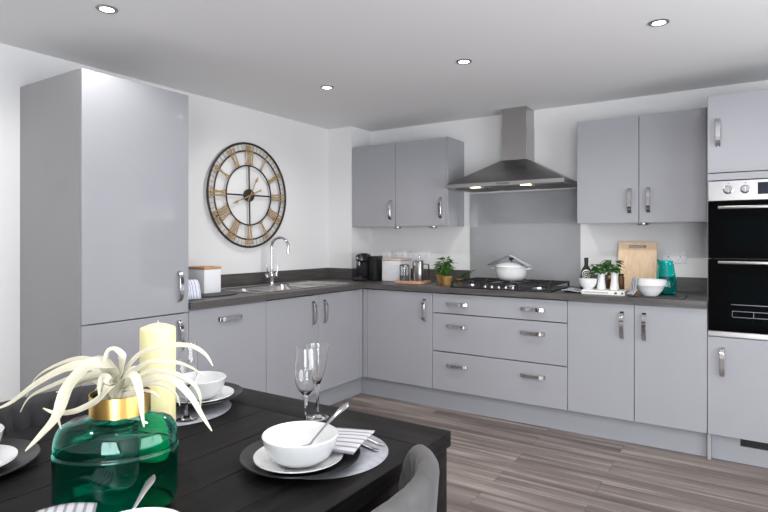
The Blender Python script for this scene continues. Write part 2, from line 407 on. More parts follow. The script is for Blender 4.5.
for i, (x, lb) in enumerate(((.66, 'flat round light under the left wall cabinet, nearer its left end'), (1.02, 'flat round light under the left wall cabinet, nearer the hood'), (2.64, 'flat round light under the right wall cabinet'))):
    tag(MB().lathe([(.034, 1.370), (.036, 1.374), (.036, 1.3825)], (x, -.16, 0), 20).build('cabinet_light', M['steel'], loc=(x, -.16, 1.370)), lb, 'light', 'under cabinet lights')

# ------------------------------------------------------------------ worktop with sink cutout
WD = .632
SY0, SY1, SX0, SX1 = -1.715, -.72, .085, .56
m = MB(); z0, z1 = WTB, TOPZ
m.box(0, WD, A1+.001, SY0+.01, z0, z1); m.box(0, SX0+.01, SY0+.01, SY1-.01, z0, z1); m.box(SX1-.01, WD, SY0+.01, SY1-.01, z0, z1); m.box(0, WD, SY1-.01, -.3005, z0, z1)
m.box(.2675, WD, -.3005, 0, z0, z1)
m.box(WD, S5-.001, -.632, 0, z0, z1)
tag(m.build('worktop', M['worktop_x'], loc=(.6, -.6, WTB), smooth=False), 'L-shaped dark grey wood-effect worktop running along both walls', 'worktop')
UT = 1.015
tag(MB().box(.0, .014, A1+.001, -.3005, TOPZ, UT, .001, 1).build('upstand', M['worktop_y'], loc=(0, -1.3, TOPZ)), 'dark worktop upstand along the wall behind the sink', 'upstand', 'worktop upstands')
tag(MB().box(.2815, 1.286, -.014, 0, TOPZ, UT, .001, 1).build('upstand', M['worktop_x'], loc=(.8, 0, TOPZ)), 'dark worktop upstand behind the coffee machine and plants', 'upstand', 'worktop upstands')
tag(MB().box(2.186, S5-.001, -.014, 0, TOPZ, UT, .001, 1).build('upstand', M['worktop_x'], loc=(2.6, 0, TOPZ)), 'dark worktop upstand behind chopping board and teal jug', 'upstand', 'worktop upstands')
m = MB(); m.box(.0145, .2675, -.315, -.3005, TOPZ, UT, .001, 1); m.box(.2675, .2815, -.315, -.0145, TOPZ, UT, .001, 1)
tag(m.build('upstand', M['worktop_x'], loc=(.27, -.3, TOPZ)), 'dark worktop upstand wrapping the boxed-in corner', 'upstand', 'worktop upstands')
# splashback
tag(MB().box(1.287, 2.185, -.010, -.001, TOPZ+.0005, 1.655, .001, 1).build('splashback', M['splash'], loc=(1.736, 0, TOPZ)), 'plain grey glass splashback between hob and extractor hood', 'splashback')

# ------------------------------------------------------------------ sink and tap
t = thing('sink', 'stainless steel inset sink with bowls and ridged drainer in the worktop', 'sink', (.32, -1.26, TOPZ))
def sheet_with_holes(x0, x1, y0, y1, holes, z, th):
    m = MB(); xs = sorted({x0, x1}|{h[0] for h in holes}|{h[1] for h in holes}); ys = sorted({y0, y1}|{h[2] for h in holes}|{h[3] for h in holes})
    for i in range(len(xs)-1):
        for j in range(len(ys)-1):
            cx, cy = (xs[i]+xs[i+1])/2, (ys[j]+ys[j+1])/2
            if any(h[0] < cx < h[1] and h[2] < cy < h[3] for h in holes): continue
            m.box(xs[i], xs[i+1], ys[j], ys[j+1], z, z+th)
    return m
holes = [(.20, .50, -1.66, -1.50), (.17, .52, -1.45, -1.08)]
m = sheet_with_holes(SX0, SX1, SY0, SY1, holes, TOPZ+.0002, .003)
m.tube([(SX0+.005, SY0+.005, TOPZ+.004), (SX1-.005, SY0+.005, TOPZ+.004), (SX1-.005, SY1-.005, TOPZ+.004), (SX0+.005, SY1-.005, TOPZ+.004)], .0035, 8, loop=True)
m.build('rim', M['steel_sink'], t)
for hx0, hx1, hy0, hy1 in holes:
    m = MB(); d = .13 if hy1-hy0 < .2 else .18; zz = TOPZ+.003
    def rr(i, z, k=8, r=.035):
        pts = []
        for cx, cy, a0 in ((hx1-i-r, hy1-i-r, 0), (hx0+i+r, hy1-i-r, 90), (hx0+i+r, hy0+i+r, 180), (hx1-i-r, hy0+i+r, 270)):
            for q in range(k): a = math.radians(a0+90*q/(k-1)); pts.append((cx+r*math.cos(a), cy+r*math.sin(a), z))
        return pts
    m.rings([rr(-.004, zz), rr(0, zz), rr(.004, zz-.012), rr(.008, zz-d+.02), rr(.022, zz-d), rr(.06, zz-d-.004)], cap0=False)
    m.build('bowl', M['steel_sink'], t)
m = MB()
for k in range(9): m.tube([(.17, -1.02+k*.03, TOPZ+.004), (.50, -1.02+k*.03, TOPZ+.004)], .004, 6)
m.build('drainer_ridges', M['steel_sink'], t)
tx, ty = .125, -1.158
t = thing('tap', 'tall chrome swan-neck mixer tap with two levers behind the sink', 'tap', (tx, ty, TOPZ+.003))
zb = TOPZ+.0035
m = MB(); m.lathe([(.027, 0), (.027, .006), (.018, .010), (.015, .05), (.019, .06), (.020, .085), (.014, .10), (.012, .13)], (tx, ty, zb), 24)
m.build('body', M['chrome'], t)
m = MB(); m.tube([(tx, ty-.045, zb+.072), (tx, ty+.045, zb+.072)], .012, 14)
m.build('cross_bar', M['chrome'], t)
pts = [(tx, ty, zb+.10), (tx, ty, zb+.28)]
R = .075
for k in range(13):
    a = PI-k*PI*1.08/12
    pts.append((tx+(R+R*math.cos(a))*.95, ty+(R+R*math.cos(a))*.25, zb+.292+R*math.sin(a)))
q = Vector(pts[-1]); pts.append(tuple(q+Vector((-.002, 0, -.025))))
MB().tube(pts, [.011]*(len(pts)-1)+[.012], 14).build('spout', M['chrome'], t)
for s_ in (-1, 1):
    m = MB(); y = ty+s_*.05
    m.lathe([(.014, -.014), (.016, -.006), (.016, .008), (.010, .016)], (tx, y, zb+.072), 16)
    m.tube([(tx+.004, y, zb+.085), (tx+.008, y+s_*.004, zb+.105), (tx+.006, y+s_*.006, zb+.15)], [.006, .005, .0055], 10)
    m.build('lever', M['chrome'], t)

# ------------------------------------------------------------------ extractor hood
t = thing('extractor_hood', 'stainless steel chimney extractor hood on the wall above the gas hob', 'extractor hood', (1.736, -.2, 1.66))
hx0, hx1, hd, hz = 1.287, 2.185, .445, 1.664
m = MB(FB); m.box(hx0, hx1, .0005, hd, hz+.004, hz+.034, .0015, 1)
m.build('canopy_rim', M['steel'], t)
m = MB()
m.rings([[(hx0, 0, hz+.034), (hx1, 0, hz+.034), (hx1, -hd, hz+.034), (hx0, -hd, hz+.034)],
         [(1.632, 0, 1.885), (1.838, 0, 1.885), (1.838, -.198, 1.885), (1.632, -.198, 1.885)]])
m.build('canopy', M['steel_dark'], t)
m = MB(FB); m.box(1.636, 1.834, .0005, .19, 1.8855, 2.14, .001, 1); m.box(1.640, 1.830, .0005, .186, 2.14, H-.001, .001, 1)
m.build('chimney', M['steel'], t)
m = MB(FB)
for x0 in (1.33, 1.62, 1.90):
    m.box(x0, x0+.25, .06, .37, hz-.001, hz+.0035, .001, 1)
    for k in range(10): m.box(x0+.012+k*.023, x0+.024+k*.023, .07, .36, hz-.003, hz-.0012)
m.build('grease_filter', M['steel_dark'], t)
for x in (1.515, 1.905):
    MB(FB).box(x-.035, x+.035, .392, .432, hz+.0005, hz+.0038, .001, 1).build('lamp', M['hoodlamp'], t)
m = MB(FB); m.box(1.69, 1.79, hd, hd+.002, hz+.012, hz+.026)
m.build('control_strip', M['steel_dark'], t)
for x in (1.515, 1.905):
    l = bpy.data.lights.new('hood_light', 'SPOT'); l.energy = .8; l.spot_size = 2.2; l.spot_blend = .8; l.color = (1, .8, .55); l.shadow_soft_size = .02
    o = bpy.data.objects.new('hood_light', l); COL.objects.link(o); o.location = (x, -.41, hz-.008)

# ------------------------------------------------------------------ gas hob
gx0, gx1, gy0, gy1 = 1.385, 2.135, -.585, -.085
gz = TOPZ
t = thing('gas_hob', 'black five-burner gas hob with cast iron pan supports set on the worktop', 'hob', (1.76, -.33, gz))
MB().box(gx0, gx1, gy0, gy1, gz+.0003, gz+.009, .003).build('hob_plate', M['black'], t)
bur = [(1.51, -.20, .035), (1.51, -.46, .028), (1.76, -.31, .05), (2.01, -.20, .03), (2.01, -.46, .042)]
for x, y, r in bur:
    m = MB(); m.lathe([(r*1.15, .009), (r*1.15, .013), (r, .015), (r*.98, .024), (r*.6, .024)], (x, y, gz), 24)
    bn = m.build('burner', M['chrome'], t)
    MB().lathe([(r*.86, .0245), (r*.9, .027), (r*.85, .032), (r*.3, .033)], (x, y, gz), 24).build('burner_cap', M['iron'], bn)
for x0, x1, cs in ((1.395, 1.625, bur[0:2]), (1.635, 1.885, bur[2:3]), (1.895, 2.125, bur[3:5])):
    m = MB(); zt = gz+.050; y0, y1 = -.565, -.105
    fr_ = [(x0, y0), (x1, y0), (x1, y1), (x0, y1)]
    for i in range(4):
        a, b_ = fr_[i], fr_[(i+1) % 4]
        if a[1] == b_[1]: m.box(min(a[0], b_[0]), max(a[0], b_[0]), a[1]-.004, a[1]+.004, zt-.012, zt-.002)
        else: m.box(a[0]-.004, a[0]+.004, min(a[1], b_[1]), max(a[1], b_[1]), zt-.012, zt-.002)
    for x, y in fr_: m.box(x-.006, x+.006, y-.006, y+.006, gz+.009, zt-.002)
    for (cx, cy, r) in cs:
        for k in range(4):
            a = k*PI/2; dx, dy = math.cos(a), math.sin(a)
            ex = cx+dx*.3; ey = cy+dy*.3
            if len(cs) == 2: lim_y = (-.33, y1) if cy > -.33 else (y0, -.33)
            else: lim_y = (y0, y1)
            ex = min(max(ex, x0), x1); ey = min(max(ey, lim_y[0]), lim_y[1])
            sx_, sy_ = cx+dx*r*.55, cy+dy*r*.55
            m.box(min(sx_, ex)-.0035*abs(dy), max(sx_, ex)+.0035*abs(dy), min(sy_, ey)-.0035*abs(dx), max(sy_, ey)+.0035*abs(dx), zt-.010, zt)
    if len(cs) == 2: m.box(x0, x1, -.334, -.326, zt-.011, zt-.001)
    m.build('pan_support', M['iron'], t)
for k in range(5):
    m = MB(); x = 1.655+k*.052
    m.lathe([(.015, .0092), (.015, .012), (.012, .014), (.011, .024), (.009, .025)], (x, -.562+.0, gz), 20); m.build('knob', M['steel'], t)

# casserole pot on the central burner
px_, py_, pz = 1.748, -.28, gz+.0505
t = thing('casserole_pot', 'white lidded casserole pot standing on the middle burner of the hob', 'pot', (px_, py_, pz))
m = MB(); m.lathe([(.075, 0), (.094, .008), (.108, .03), (.116, .07), (.118, .098), (.121, .102), (.119, .106), (.113, .103), (.105, .035), (.07, .012)], (px_, py_, pz), 40)
m.build('pot_body', M['whitepot'], t)
m = MB(); m.lathe([(.1195, .106), (.118, .112), (.095, .124), (.055, .137), (.012, .142)], (px_, py_, pz), 40)
m.build('lid', M['whitepot'], t)
MB().lathe([(.008, .1425), (.008, .150), (.020, .158), (.020, .168), (.010, .172)], (px_, py_, pz), 20).build('lid_knob', M['black'], t)
for s_ in (-1, 1):
    pts = [(px_+s_*.115, py_-.035, pz+.086), (px_+s_*.145, py_-.028, pz+.090), (px_+s_*.152, py_, pz+.091), (px_+s_*.145, py_+.028, pz+.090), (px_+s_*.115, py_+.035, pz+.086)]
    MB().tube(catmull(pts, 4), .006, 8).build('pot_handle', M['whitepot'], t)
def cloth_grid(name, fn, nu, nv, mat, label, cat, loc, th=.0025, parent=None, group=None):
    m = MB(); bm = m.bm; uvl = bm.loops.layers.uv.new('UVMap')
    G = [[bm.verts.new(fn(i/nu, j/nv)) for j in range(nv+1)] for i in range(nu+1)]
    for i in range(nu):
        for j in range(nv):
            f = bm.faces.new((G[i][j], G[i+1][j], G[i+1][j+1], G[i][j+1]))
            for lp, (a, b_) in zip(f.loops, ((i, j), (i+1, j), (i+1, j+1), (i, j+1))): lp[uvl].uv = (a/nu, b_/nv)
    o = m.build(name, mat, parent, loc=loc, ang=80)
    md = o.modifiers.new('t', 'SOLIDIFY'); md.thickness = th; md.offset = 1
    if label: tag(o, label, cat, group)
    return o
def potcloth(u, v):
    a = -1+2*u
    x = px_+a*.155; y = py_-.04+(v-.5)*.10
    z = pz+.184-abs(a)**1.15*.075+.003*math.sin(9*v+5*a)
    return (x, y, z)
cloth_grid('tea_towel', potcloth, 20, 8, M['potcloth'], 'pale tea towel with dark borders draped over the white casserole lid', 'tea towel', (px_, py_, pz+.15))

# ------------------------------------------------------------------ double oven
t = thing('double_oven', 'built-in black glass double oven with steel control panel and bar handles', 'oven', (3.352, -.3, .722))
ox0, ox1 = S5+.004, S6-.004; od = YB+.004
MB(FB).box(S5+.03, S6-.03, .03, YB-.021, .7215, 1.605).build('oven_body', M['black'], t)
MB(FB).box(ox0, ox1, YB-.02, od, 1.492, 1.605, .002, 1).build('control_panel', M['steel'], t)
for x, r in ((3.146, .021), (3.228, .021), (3.50, .021)):
    k_ = MB(); k_.lathe([(r*1.18, -od), (r*1.18, -od-.004), (r, -od-.006), (r*.92, -od-.024), (r*.8, -od-.026)], (x, 0, 1.553), 24, 'y')
    kk = k_.build('knob', M['chrome'], t)
    MB(FB).box(x-.0035, x+.0035, od+.0262, od+.030, 1.553-r*.8, 1.553+r*.8, .001, 1).build('knob_grip', M['steel'], kk)
MB(FB).box(3.285, 3.42, od, od+.0015, 1.522, 1.588).build('display', M['display'], t)
for x in (3.146, 3.228): MB(FB).box(x-.002, x+.002, od, od+.0008, 1.585, 1.592).build('knob_mark', M['ink'], t)
def oven_door(z0, z1, hz, wz0, wz1):
    d_ = MB(FB).box(ox0, ox1, YB-.02, od, z0, z1, .002, 1).build('oven_door', M['blackglass'], t)
    hm = MB(FB); hm.box(3.098, S6-.05, od+.030, od+.042, hz-.008, hz+.008, .003, 2)
    for x in (3.12, S6-.072): hm.box(x-.008, x+.008, od, od+.031, hz-.006, hz+.006, .001, 1)
    hm.build('handle', M['steel'], d_)
    MB(FB).box(3.145, S6-.09, od, od+.0008, wz0, wz1).build('oven_window', M['windowglass'], d_)
    return d_
oven_door(1.165, 1.490, 1.452, 1.21, 1.40)
d_ = oven_door(.752, 1.161, 1.143, .80, 1.07)
m = MB(FB)
for z, x0 in ((.905, 3.16), (.868, 3.165), (.835, 3.17)):
    m.box(x0, S6-.10, od+.0009, od+.0022, z-.0015, z+.0015)
for k in range(4): m.box(3.165+.10*k, 3.1675+.10*k, od+.0009, od+.002, .835, .868)
m.build('rack', M['wire'], d_)
MB(FB).box(ox0, ox1, YB-.02, od, .722, .749, .001, 1).build('bottom_trim', M['steel'], t)

# ------------------------------------------------------------------ clock
cyc, czc, RC = -1.299, 1.613, .404
t = thing('wall_clock', 'large round openwork metal wall clock with gold Roman numerals above the sink', 'clock', (0, cyc, czc))
def ring(mb, r, x, tr=.006, n=72, rx=None):
    mb.tube([(x, cyc+r*math.cos(2*PI*k/n), czc+r*math.sin(2*PI*k/n)) for k in range(n)], tr, 8, loop=True, rx=rx)
m = MB(); ring(m, RC-.007, .030, .0085); ring(m, RC*.84, .030, .006); ring(m, RC*.565, .030, .006)
for k in range(4):
    a = k*PI/2+.02; m.tube([(.030, cyc+.04*math.cos(a), czc+.04*math.sin(a)), (.030, cyc+RC*.565*math.cos(a), czc+RC*.565*math.sin(a))], .006, 8)
for k in range(3):
    a = PI/2+k*2*PI/3; p = (cyc+RC*.84*math.cos(a), czc+RC*.84*math.sin(a)); m.tube([(.0, p[0], p[1]), (.028, p[0], p[1])], .006, 8)
m.build('frame', M['clockblack'], t)
MB().lathe([(.046, .014), (.048, .018), (.048, .036), (.044, .040)], (0, cyc, czc), 32, 'x').build('hub', M['clockblack'], t)
for k in range(60):
    m = MB()
    a = k*PI/30; r0, r1 = RC*.85, RC*.965
    wd = .0045 if k % 5 else .010
    d1 = Vector((0, math.cos(a), math.sin(a)))
    m.strap([Vector((.030, cyc, czc))+d1*r0, Vector((.030, cyc, czc))+d1*r1], (0, -math.sin(a), math.cos(a)), wd, .003)
    m.build('minute_mark', M['clockgold'], t)
ROM = ['XII', 'I', 'II', 'III', 'IIII', 'V', 'VI', 'VII', 'VIII', 'IX', 'X', 'XI']
for h in range(12):
    a = PI/2-h*PI/6      # y axis increases to the viewer's right
    rad = Vector((0, math.cos(a), math.sin(a))); tan = Vector((0, math.sin(a), -math.cos(a)))
    O = Vector((.034, cyc, czc)); r0, r1 = RC*.585, RC*.93
    m = MB(); S = ROM[h]; wch = {'I': .022, 'V': .040, 'X': .040}; tot = sum(wch[c] for c in S); x = -tot/2
    for c in S:
        w_ = wch[c]; xc = x+w_/2; hw = w_*.36
        P = lambda u, r: O+tan*u*(.75+.35*(r-r0)/(r1-r0))+rad*r
        th = .0115
        if c == 'I': m.strap([P(xc, r0), P(xc, r1)], tan, th, .004)
        if c == 'V': m.strap([P(xc-hw, r1), P(xc, r0)], tan, th, .004); m.strap([P(xc+hw, r1), P(xc, r0)], tan, th*.6, .004)
        if c == 'X': m.strap([P(xc-hw, r1), P(xc+hw, r0)], tan, th, .004); m.strap([P(xc+hw, r1), P(xc-hw, r0)], tan, th*.6, .0035)
        x += w_
    for r_ in (r0+.004, r1-.004): m.strap([O+tan*(-tot*.5)+rad*r_, O+tan*(tot*.5)+rad*r_], rad, .006, .003)
    m.build('numeral', M['clockgold'], t)
def hand(ang, L, tail, name):
    m = MB(); a = PI/2-ang
    rad = Vector((0, math.cos(a), math.sin(a))); tan = Vector((0, math.sin(a), -math.cos(a))); O = Vector((.043, cyc, czc))
    m.strap([O-rad*tail, O-rad*tail*.8, O, O+rad*L*.68, O+rad*L*.76, O+rad*L], tan, [.018, .008, .012, .006, .024, .001], .003)
    m.build(name, M['clockgold'], t)
hand(math.radians(28), .17, .05, 'hour_hand'); hand(math.radians(247), .19, .12, 'minute_hand')

# ------------------------------------------------------------------ sockets
def socket(x0, x1, z0, z1, lb, n):
    t = thing('wall_socket', lb, 'socket', ((x0+x1)/2, 0, z0), 'wall sockets')
    MB(FB).box(x0, x1, .0002, .008, z0, z1, .003).build('face_plate', M['whiteplastic'], t)
    w_ = (x1-x0)/n
    for k in range(n):
        c = x0+w_*(k+.5)
        MB(FB).box(c-.016, c+.012, .008, .011, z1-.030, z1-.012, .001, 1).build('switch', M['whiteplastic'], t)
        m = MB(FB); zc = (z0+z1)/2-.012
        m.box(c-.004, c+.004, .008, .0086, zc+.006, zc+.014); m.box(c-.014, c-.008, .008, .0086, zc-.010, zc-.006); m.box(c+.008, c+.014, .008, .0086, zc-.010, zc-.006)
        m.build('pin_slots', M['screenmark'], t)
socket(.345, .49, 1.09, 1.175, 'white socket plate behind the black coffee machine', 2)
socket(.515, .66, 1.09, 1.175, 'white socket plate above the white bread bin', 2)
socket(.70, .90, 1.09, 1.175, 'white socket plate above the metal coffee pots', 3)
socket(2.742, 2.888, 1.11, 1.197, 'white double socket above the teal jug', 2)

# ------------------------------------------------------------------ ceiling downlights
LB = ['round ceiling downlight nearest the camera, above the tall cabinet', 'round ceiling downlight furthest right, above the right wall cabinet', 'round ceiling downlight near the chimney of the hood', 'round ceiling downlight above the sink, smallest in the photo',
      'unseen round ceiling downlight above the dining table', 'unseen round ceiling downlight above the right end of the dining table', 'added unseen ceiling downlight behind the table, left of the camera', 'added unseen ceiling downlight right above the camera', 'added unseen ceiling downlight above the passage by the window', 'added unseen ceiling downlight nearest the front doors']  # these six are unseen, added to light the back wall from the front
for (x, y), lb in zip(((.873, -2.927), (2.891, -1.423), (1.884, -1.405), (.889, -1.414), (1.884, -2.92), (2.891, -2.92), (1.884, -4.43), (2.891, -4.43), (3.95, -2.92), (3.95, -4.43)), LB):
    t = thing('ceiling_downlight', lb, 'ceiling light', (x, y, H), 'ceiling downlights')
    m = MB(); m.lathe([(.045, H-.0005), (.045, H-.004), (.040, H-.007), (.031, H-.006), (.029, H-.002), (.029, H-.0005)], (x, y, 0), 28); m.build('bezel', M['steel'], t)
    MB().lathe([(.028, H-.0045), (.028, H-.0025)], (x, y, 0), 24).build('lamp', M['lamp'], t)
    l = bpy.data.lights.new('downlight', 'SPOT'); l.energy = 22; l.spot_size = 2.75; l.spot_blend = .5; l.color = (1, .97, .94); l.shadow_soft_size = .03
    o = bpy.data.objects.new('downlight', l); COL.objects.link(o); o.location = (x, y, H-.012)

# ------------------------------------------------------------------ worktop objects, left wall
Z = TOPZ
cx0, cx1, cy0, cy1 = .19, .355, -1.985, -1.850
tag(MB().lathe([(.16, 0), (.165, .003), (.165, .006), (.16, .009)], (.33, -1.95, Z+.0003), 48, sx=1.0, sy=1.35).build('slate_board', M['slate'], loc=(.33, -1.95, Z)), 'round dark slate board on the worktop under the white storage tin', 'board')
zz = Z+.0095
t = thing('storage_tin', 'white square storage tin with bamboo lid beside the tall cabinet', 'storage tin', (.27, -1.92, zz))
MB().box(cx0, cx1, cy0, cy1, zz, zz+.155, .006).build('tin_body', M['whiteplastic'], t)
MB().box(cx0-.002, cx1+.002, cy0-.002, cy1+.002, zz+.1555, zz+.171, .004).build('lid', M['lidwood'], t)
def towelA(u, v):
    # folded towel draped over itself, a soft standing wedge
    a = v*2-1
    z = Z+.006+.108*(1-abs(a)**2.4)
    y = -2.275+u*.105+a*.0-.006*math.sin(u*6)
    x = .505+a*.026+.006*math.sin(u*9)
    return (x, y+.012*a, z)
cloth_grid('tea_towel', towelA, 16, 16, M['bluestripe'], 'white and blue striped tea towel folded on the worktop beside the tall cabinet', 'tea towel', (.5, -2.2, Z), th=.006)

# ------------------------------------------------------------------ worktop objects, back wall left
x, y = .450, -.385
t = thing('coffee_machine', 'black capsule coffee machine in the corner of the worktop', 'coffee machine', (x, y, Z))
m = MB(); m.box(x-.055, x+.055, y-.08, y+.12, Z+.0003, Z+.03, .008)
m.box(x-.050, x+.050, y-.035, y+.12, Z+.03, Z+.17, .015)
m.build('body', M['blackplastic'], t)
m = MB(); m.lathe([(.040, .165), (.054, .175), (.056, .205), (.050, .225), (.030, .238), (.005, .240)], (x, y+.01, Z), 28, sy=1.6); m.build('brew_head', M['blackplastic'], t)
m = MB(); m.lathe([(.012, .135), (.014, .166)], (x, y-.055, Z), 14); m.build('coffee_spout', M['chrome'], t)
m = MB(FB)
for k in range(4): m.box(x-.03+k*.018, x-.022+k*.018, .4652, .466, Z+.012, Z+.02)
m.build('drip_tray_slots', M['steel_dark'], t)
m = MB(); m.lathe([(.010, -.002), (.010, .002)], (x, y-.0795, Z+.198), 14, 'y'); m.build('button', M['chrome'], t)
m = MB(); m.lathe([(.030, .0305), (.032, .034), (.032, .036), (.0, .036)], (x, y-.045, Z), 20); m.build('cup_stand', M['steel_dark'], t)
MB().box(x+.058, x+.125, y+.0, y+.13, Z+.0003, Z+.215, .008).build('water_tank', M['black'], t)
# bread bin
x0, x1 = .610, .79; yy0, yy1 = -.33, -.14
t = thing('bread_bin', 'white ribbed bread bin with pale wooden lid beside the coffee machine', 'bread bin', ((x0+x1)/2, -.2, Z))
m = MB(); m.box(x0, x1, yy0, yy1, Z+.0003, Z+.175, .008)
for k in range(9): m.box(x0+.008, x1-.008, yy0-.0015, yy0+.002, Z+.014+k*.017, Z+.023+k*.017, .0007, 1)
m.build('bin_body', M['whiteplastic'], t)
MB().box(x0+.002, x1+.004, yy0-.004, yy1+.004, Z+.1755, Z+.194, .004).build('lid', M['lidpale'], t)
# tray
t0, t1, ty0, ty1 = .83, 1.075, -.47, -.30
t = thing('wooden_tray', 'small reddish wooden tray carrying the coffee pots', 'tray', (.95, -.38, Z))
MB().box(t0, t1, ty0, ty1, Z+.0003, Z+.013, .004).build('tray_base', M['traywood'], t)
m = MB(); m.box(t0, t1, ty0, ty0+.01, Z+.0133, Z+.022, .002); m.box(t0, t1, ty1-.01, ty1, Z+.0133, Z+.022, .002); m.box(t0, t0+.01, ty0+.0102, ty1-.0102, Z+.0133, Z+.022, .002); m.box(t1-.01, t1, ty0+.0102, ty1-.0102, Z+.0133, Z+.022, .002)
m.build('tray_rim', M['traywood'], t)
zt = Z+.0135
x, y = .875, -.39
t = thing('glass_canister', 'clear glass coffee canister with dark metal frame standing on the wooden tray', 'canister', (x, y, zt))
MB().lathe([(.032, .0), (.034, .003), (.034, .118), (.031, .118), (.031, .006), (.0, .006)], (x, y, zt), 28, cap1=False).build('glass', M['clear'], t)
m = MB()
for k in range(4):
    a = PI/4+k*PI/2; m.box(x+.037*math.cos(a)-.003, x+.037*math.cos(a)+.003, y+.037*math.sin(a)-.003, y+.037*math.sin(a)+.003, zt, zt+.122)
m.lathe([(.036, .1225), (.039, .124), (.039, .133), (.030, .138), (.006, .139)], (x, y, zt), 28)
m.build('frame', M['steel_dark'], t)
MB().lathe([(.029, .0065), (.029, .05), (.0, .05)], (x, y, zt), 24, cap1=False).build('coffee_grounds', M['screenmark'], t)
x, y = .955, -.36
t = thing('pepper_mill', 'tall slim dark steel mill on the wooden tray between the canister and cafetiere', 'pepper mill', (x, y, zt))
MB().lathe([(.022, 0), (.023, .003), (.018, .02), (.018, .12), (.021, .13)], (x, y, zt), 24).build('mill_body', M['steel_dark'], t)
MB().lathe([(.021, .1305), (.022, .15), (.018, .165), (.006, .17), (.005, .178)], (x, y, zt), 24).build('mill_top', M['steel'], t)
x, y = 1.015, -.39
t = thing('cafetiere', 'brushed steel cafetiere with angular handle on the wooden tray', 'cafetiere', (x, y, zt))
MB().lathe([(.034, 0), (.036, .003), (.036, .155), (.034, .158)], (x, y, zt), 32).build('body', M['steel'], t)
MB().lathe([(.0355, .1585), (.036, .166), (.028, .174), (.006, .176), (.004, .196), (.010, .199), (.010, .205), (.004, .208)], (x, y, zt), 28).build('plunger_lid', M['chrome'], t)
MB().strap([(x+.034, y, zt+.145), (x+.080, y, zt+.145), (x+.086, y, zt+.138), (x+.086, y, zt+.045)], (0, 1, 0), .014, .006).build('handle', M['black'], t)

# plants
def leaf(mb, base, d, L, W, droop=.3, fold=.15):
    d = Vector(d).normalized(); side = d.cross(Vector((0, 0, 1)))
    if side.length < .05: side = Vector((1, 0, 0))
    side.normalize(); up = side.cross(d).normalized(); B = Vector(base); rows = []
    for k in range(6):
        s_ = k/5; wd = W*math.sin(PI*min(1, s_*.94+.06))**.8*(1-.25*s_)/2
        c = B+d*L*s_+up*(-droop*L*s_*s_)
        rows.append([c-side*wd+up*fold*wd, c, c+side*wd+up*fold*wd])
    V = [[mb.v(tuple(p)) for p in r] for r in rows]
    for a, b_ in zip(V, V[1:]):
        for i in range(2): mb.bm.faces.new((a[i], a[i+1], b_[i+1], b_[i]))
def solid(o, th): md = o.modifiers.new('t', 'SOLIDIFY'); md.thickness = th; md.offset = 0; return o
def bushy(t, cx, cy, z0, r, h, n, L, W, mat, seed):
    rnd = random.Random(seed); m = MB(); s_ = MB()
    for k in range(n):
        a = rnd.uniform(0, 2*PI); rr_ = r*math.sqrt(rnd.random()); hh = h*(.25+.75*rnd.random())*(1-.35*rr_/r)
        p = Vector((cx+rr_*math.cos(a), cy+rr_*math.sin(a), z0+hh))
        leaf(m, p, (math.cos(a)+rnd.uniform(-.6, .6), math.sin(a)+rnd.uniform(-.6, .6), rnd.uniform(-.2, .8)), L*rnd.uniform(.7, 1.2), W*rnd.uniform(.7, 1.2), rnd.uniform(.1, .5))
        if k % 6 == 0: s_.tube([(cx+(p.x-cx)*.1, cy+(p.y-cy)*.1, z0-.015), (cx+(p.x-cx)*.5, cy+(p.y-cy)*.5, z0+hh*.55), tuple(p)], .0016, 5)
    solid(m.build('foliage', mat, t, ang=80), .0006); s_.build('stems', mat, t)
def pot(t, x, y, z, r0, r1, h):
    MB().lathe([(r0, 0), (r0+.001, .003), (r1, h-.012), (r1+.004, h-.012), (r1+.004, h), (r1-.003, h), (r1-.005, h-.014)], (x, y, z), 28, cap1=False).build('pot', M['terracotta'], t)
    MB().lathe([(r1-.006, h-.016), (r1-.006, h-.010), (.002, h-.008)], (x, y, z), 24).build('soil', M['soil'], t)
x, y = 1.278, -.42
t = thing('potted_herb', 'leafy green herb in a tan pot at the front, left of the hob', 'potted plant', (x, y, Z), 'potted herbs')
pot(t, x, y, Z+.0003, .030, .040, .072)
bushy(t, x-.015, y, Z+.06, .060, .185, 150, .042, .028, M['leafgreen'], 3)
x, y = 1.165, -.30
t = thing('potted_herb', 'smaller herb in a tan pot, half hidden behind the front herb pot', 'potted plant', (x, y, Z), 'potted herbs')
pot(t, x, y, Z+.0003, .030, .040, .075)
bushy(t, x+.02, y, Z+.06, .05, .15, 70, .04, .025, M['leafgreen'], 9)
x, y = 1.318, -.27
t = thing('potted_herb', 'spiky sprig plant behind the front herb, reaching towards the splashback', 'potted plant', (x, y, Z), 'potted herbs')
pot(t, x, y, Z+.0003, .020, .026, .045)
m = MB(); rnd = random.Random(4)
for k in range(22):
    a = rnd.uniform(-1.0, 1.0); leaf(m, (x, y, Z+.035), (math.cos(a)*.6+.15, math.sin(a)*.5, .8), rnd.uniform(.10, .16), .012, .3)
solid(m.build('foliage', M['leafgreen'], t, ang=80), .0006)

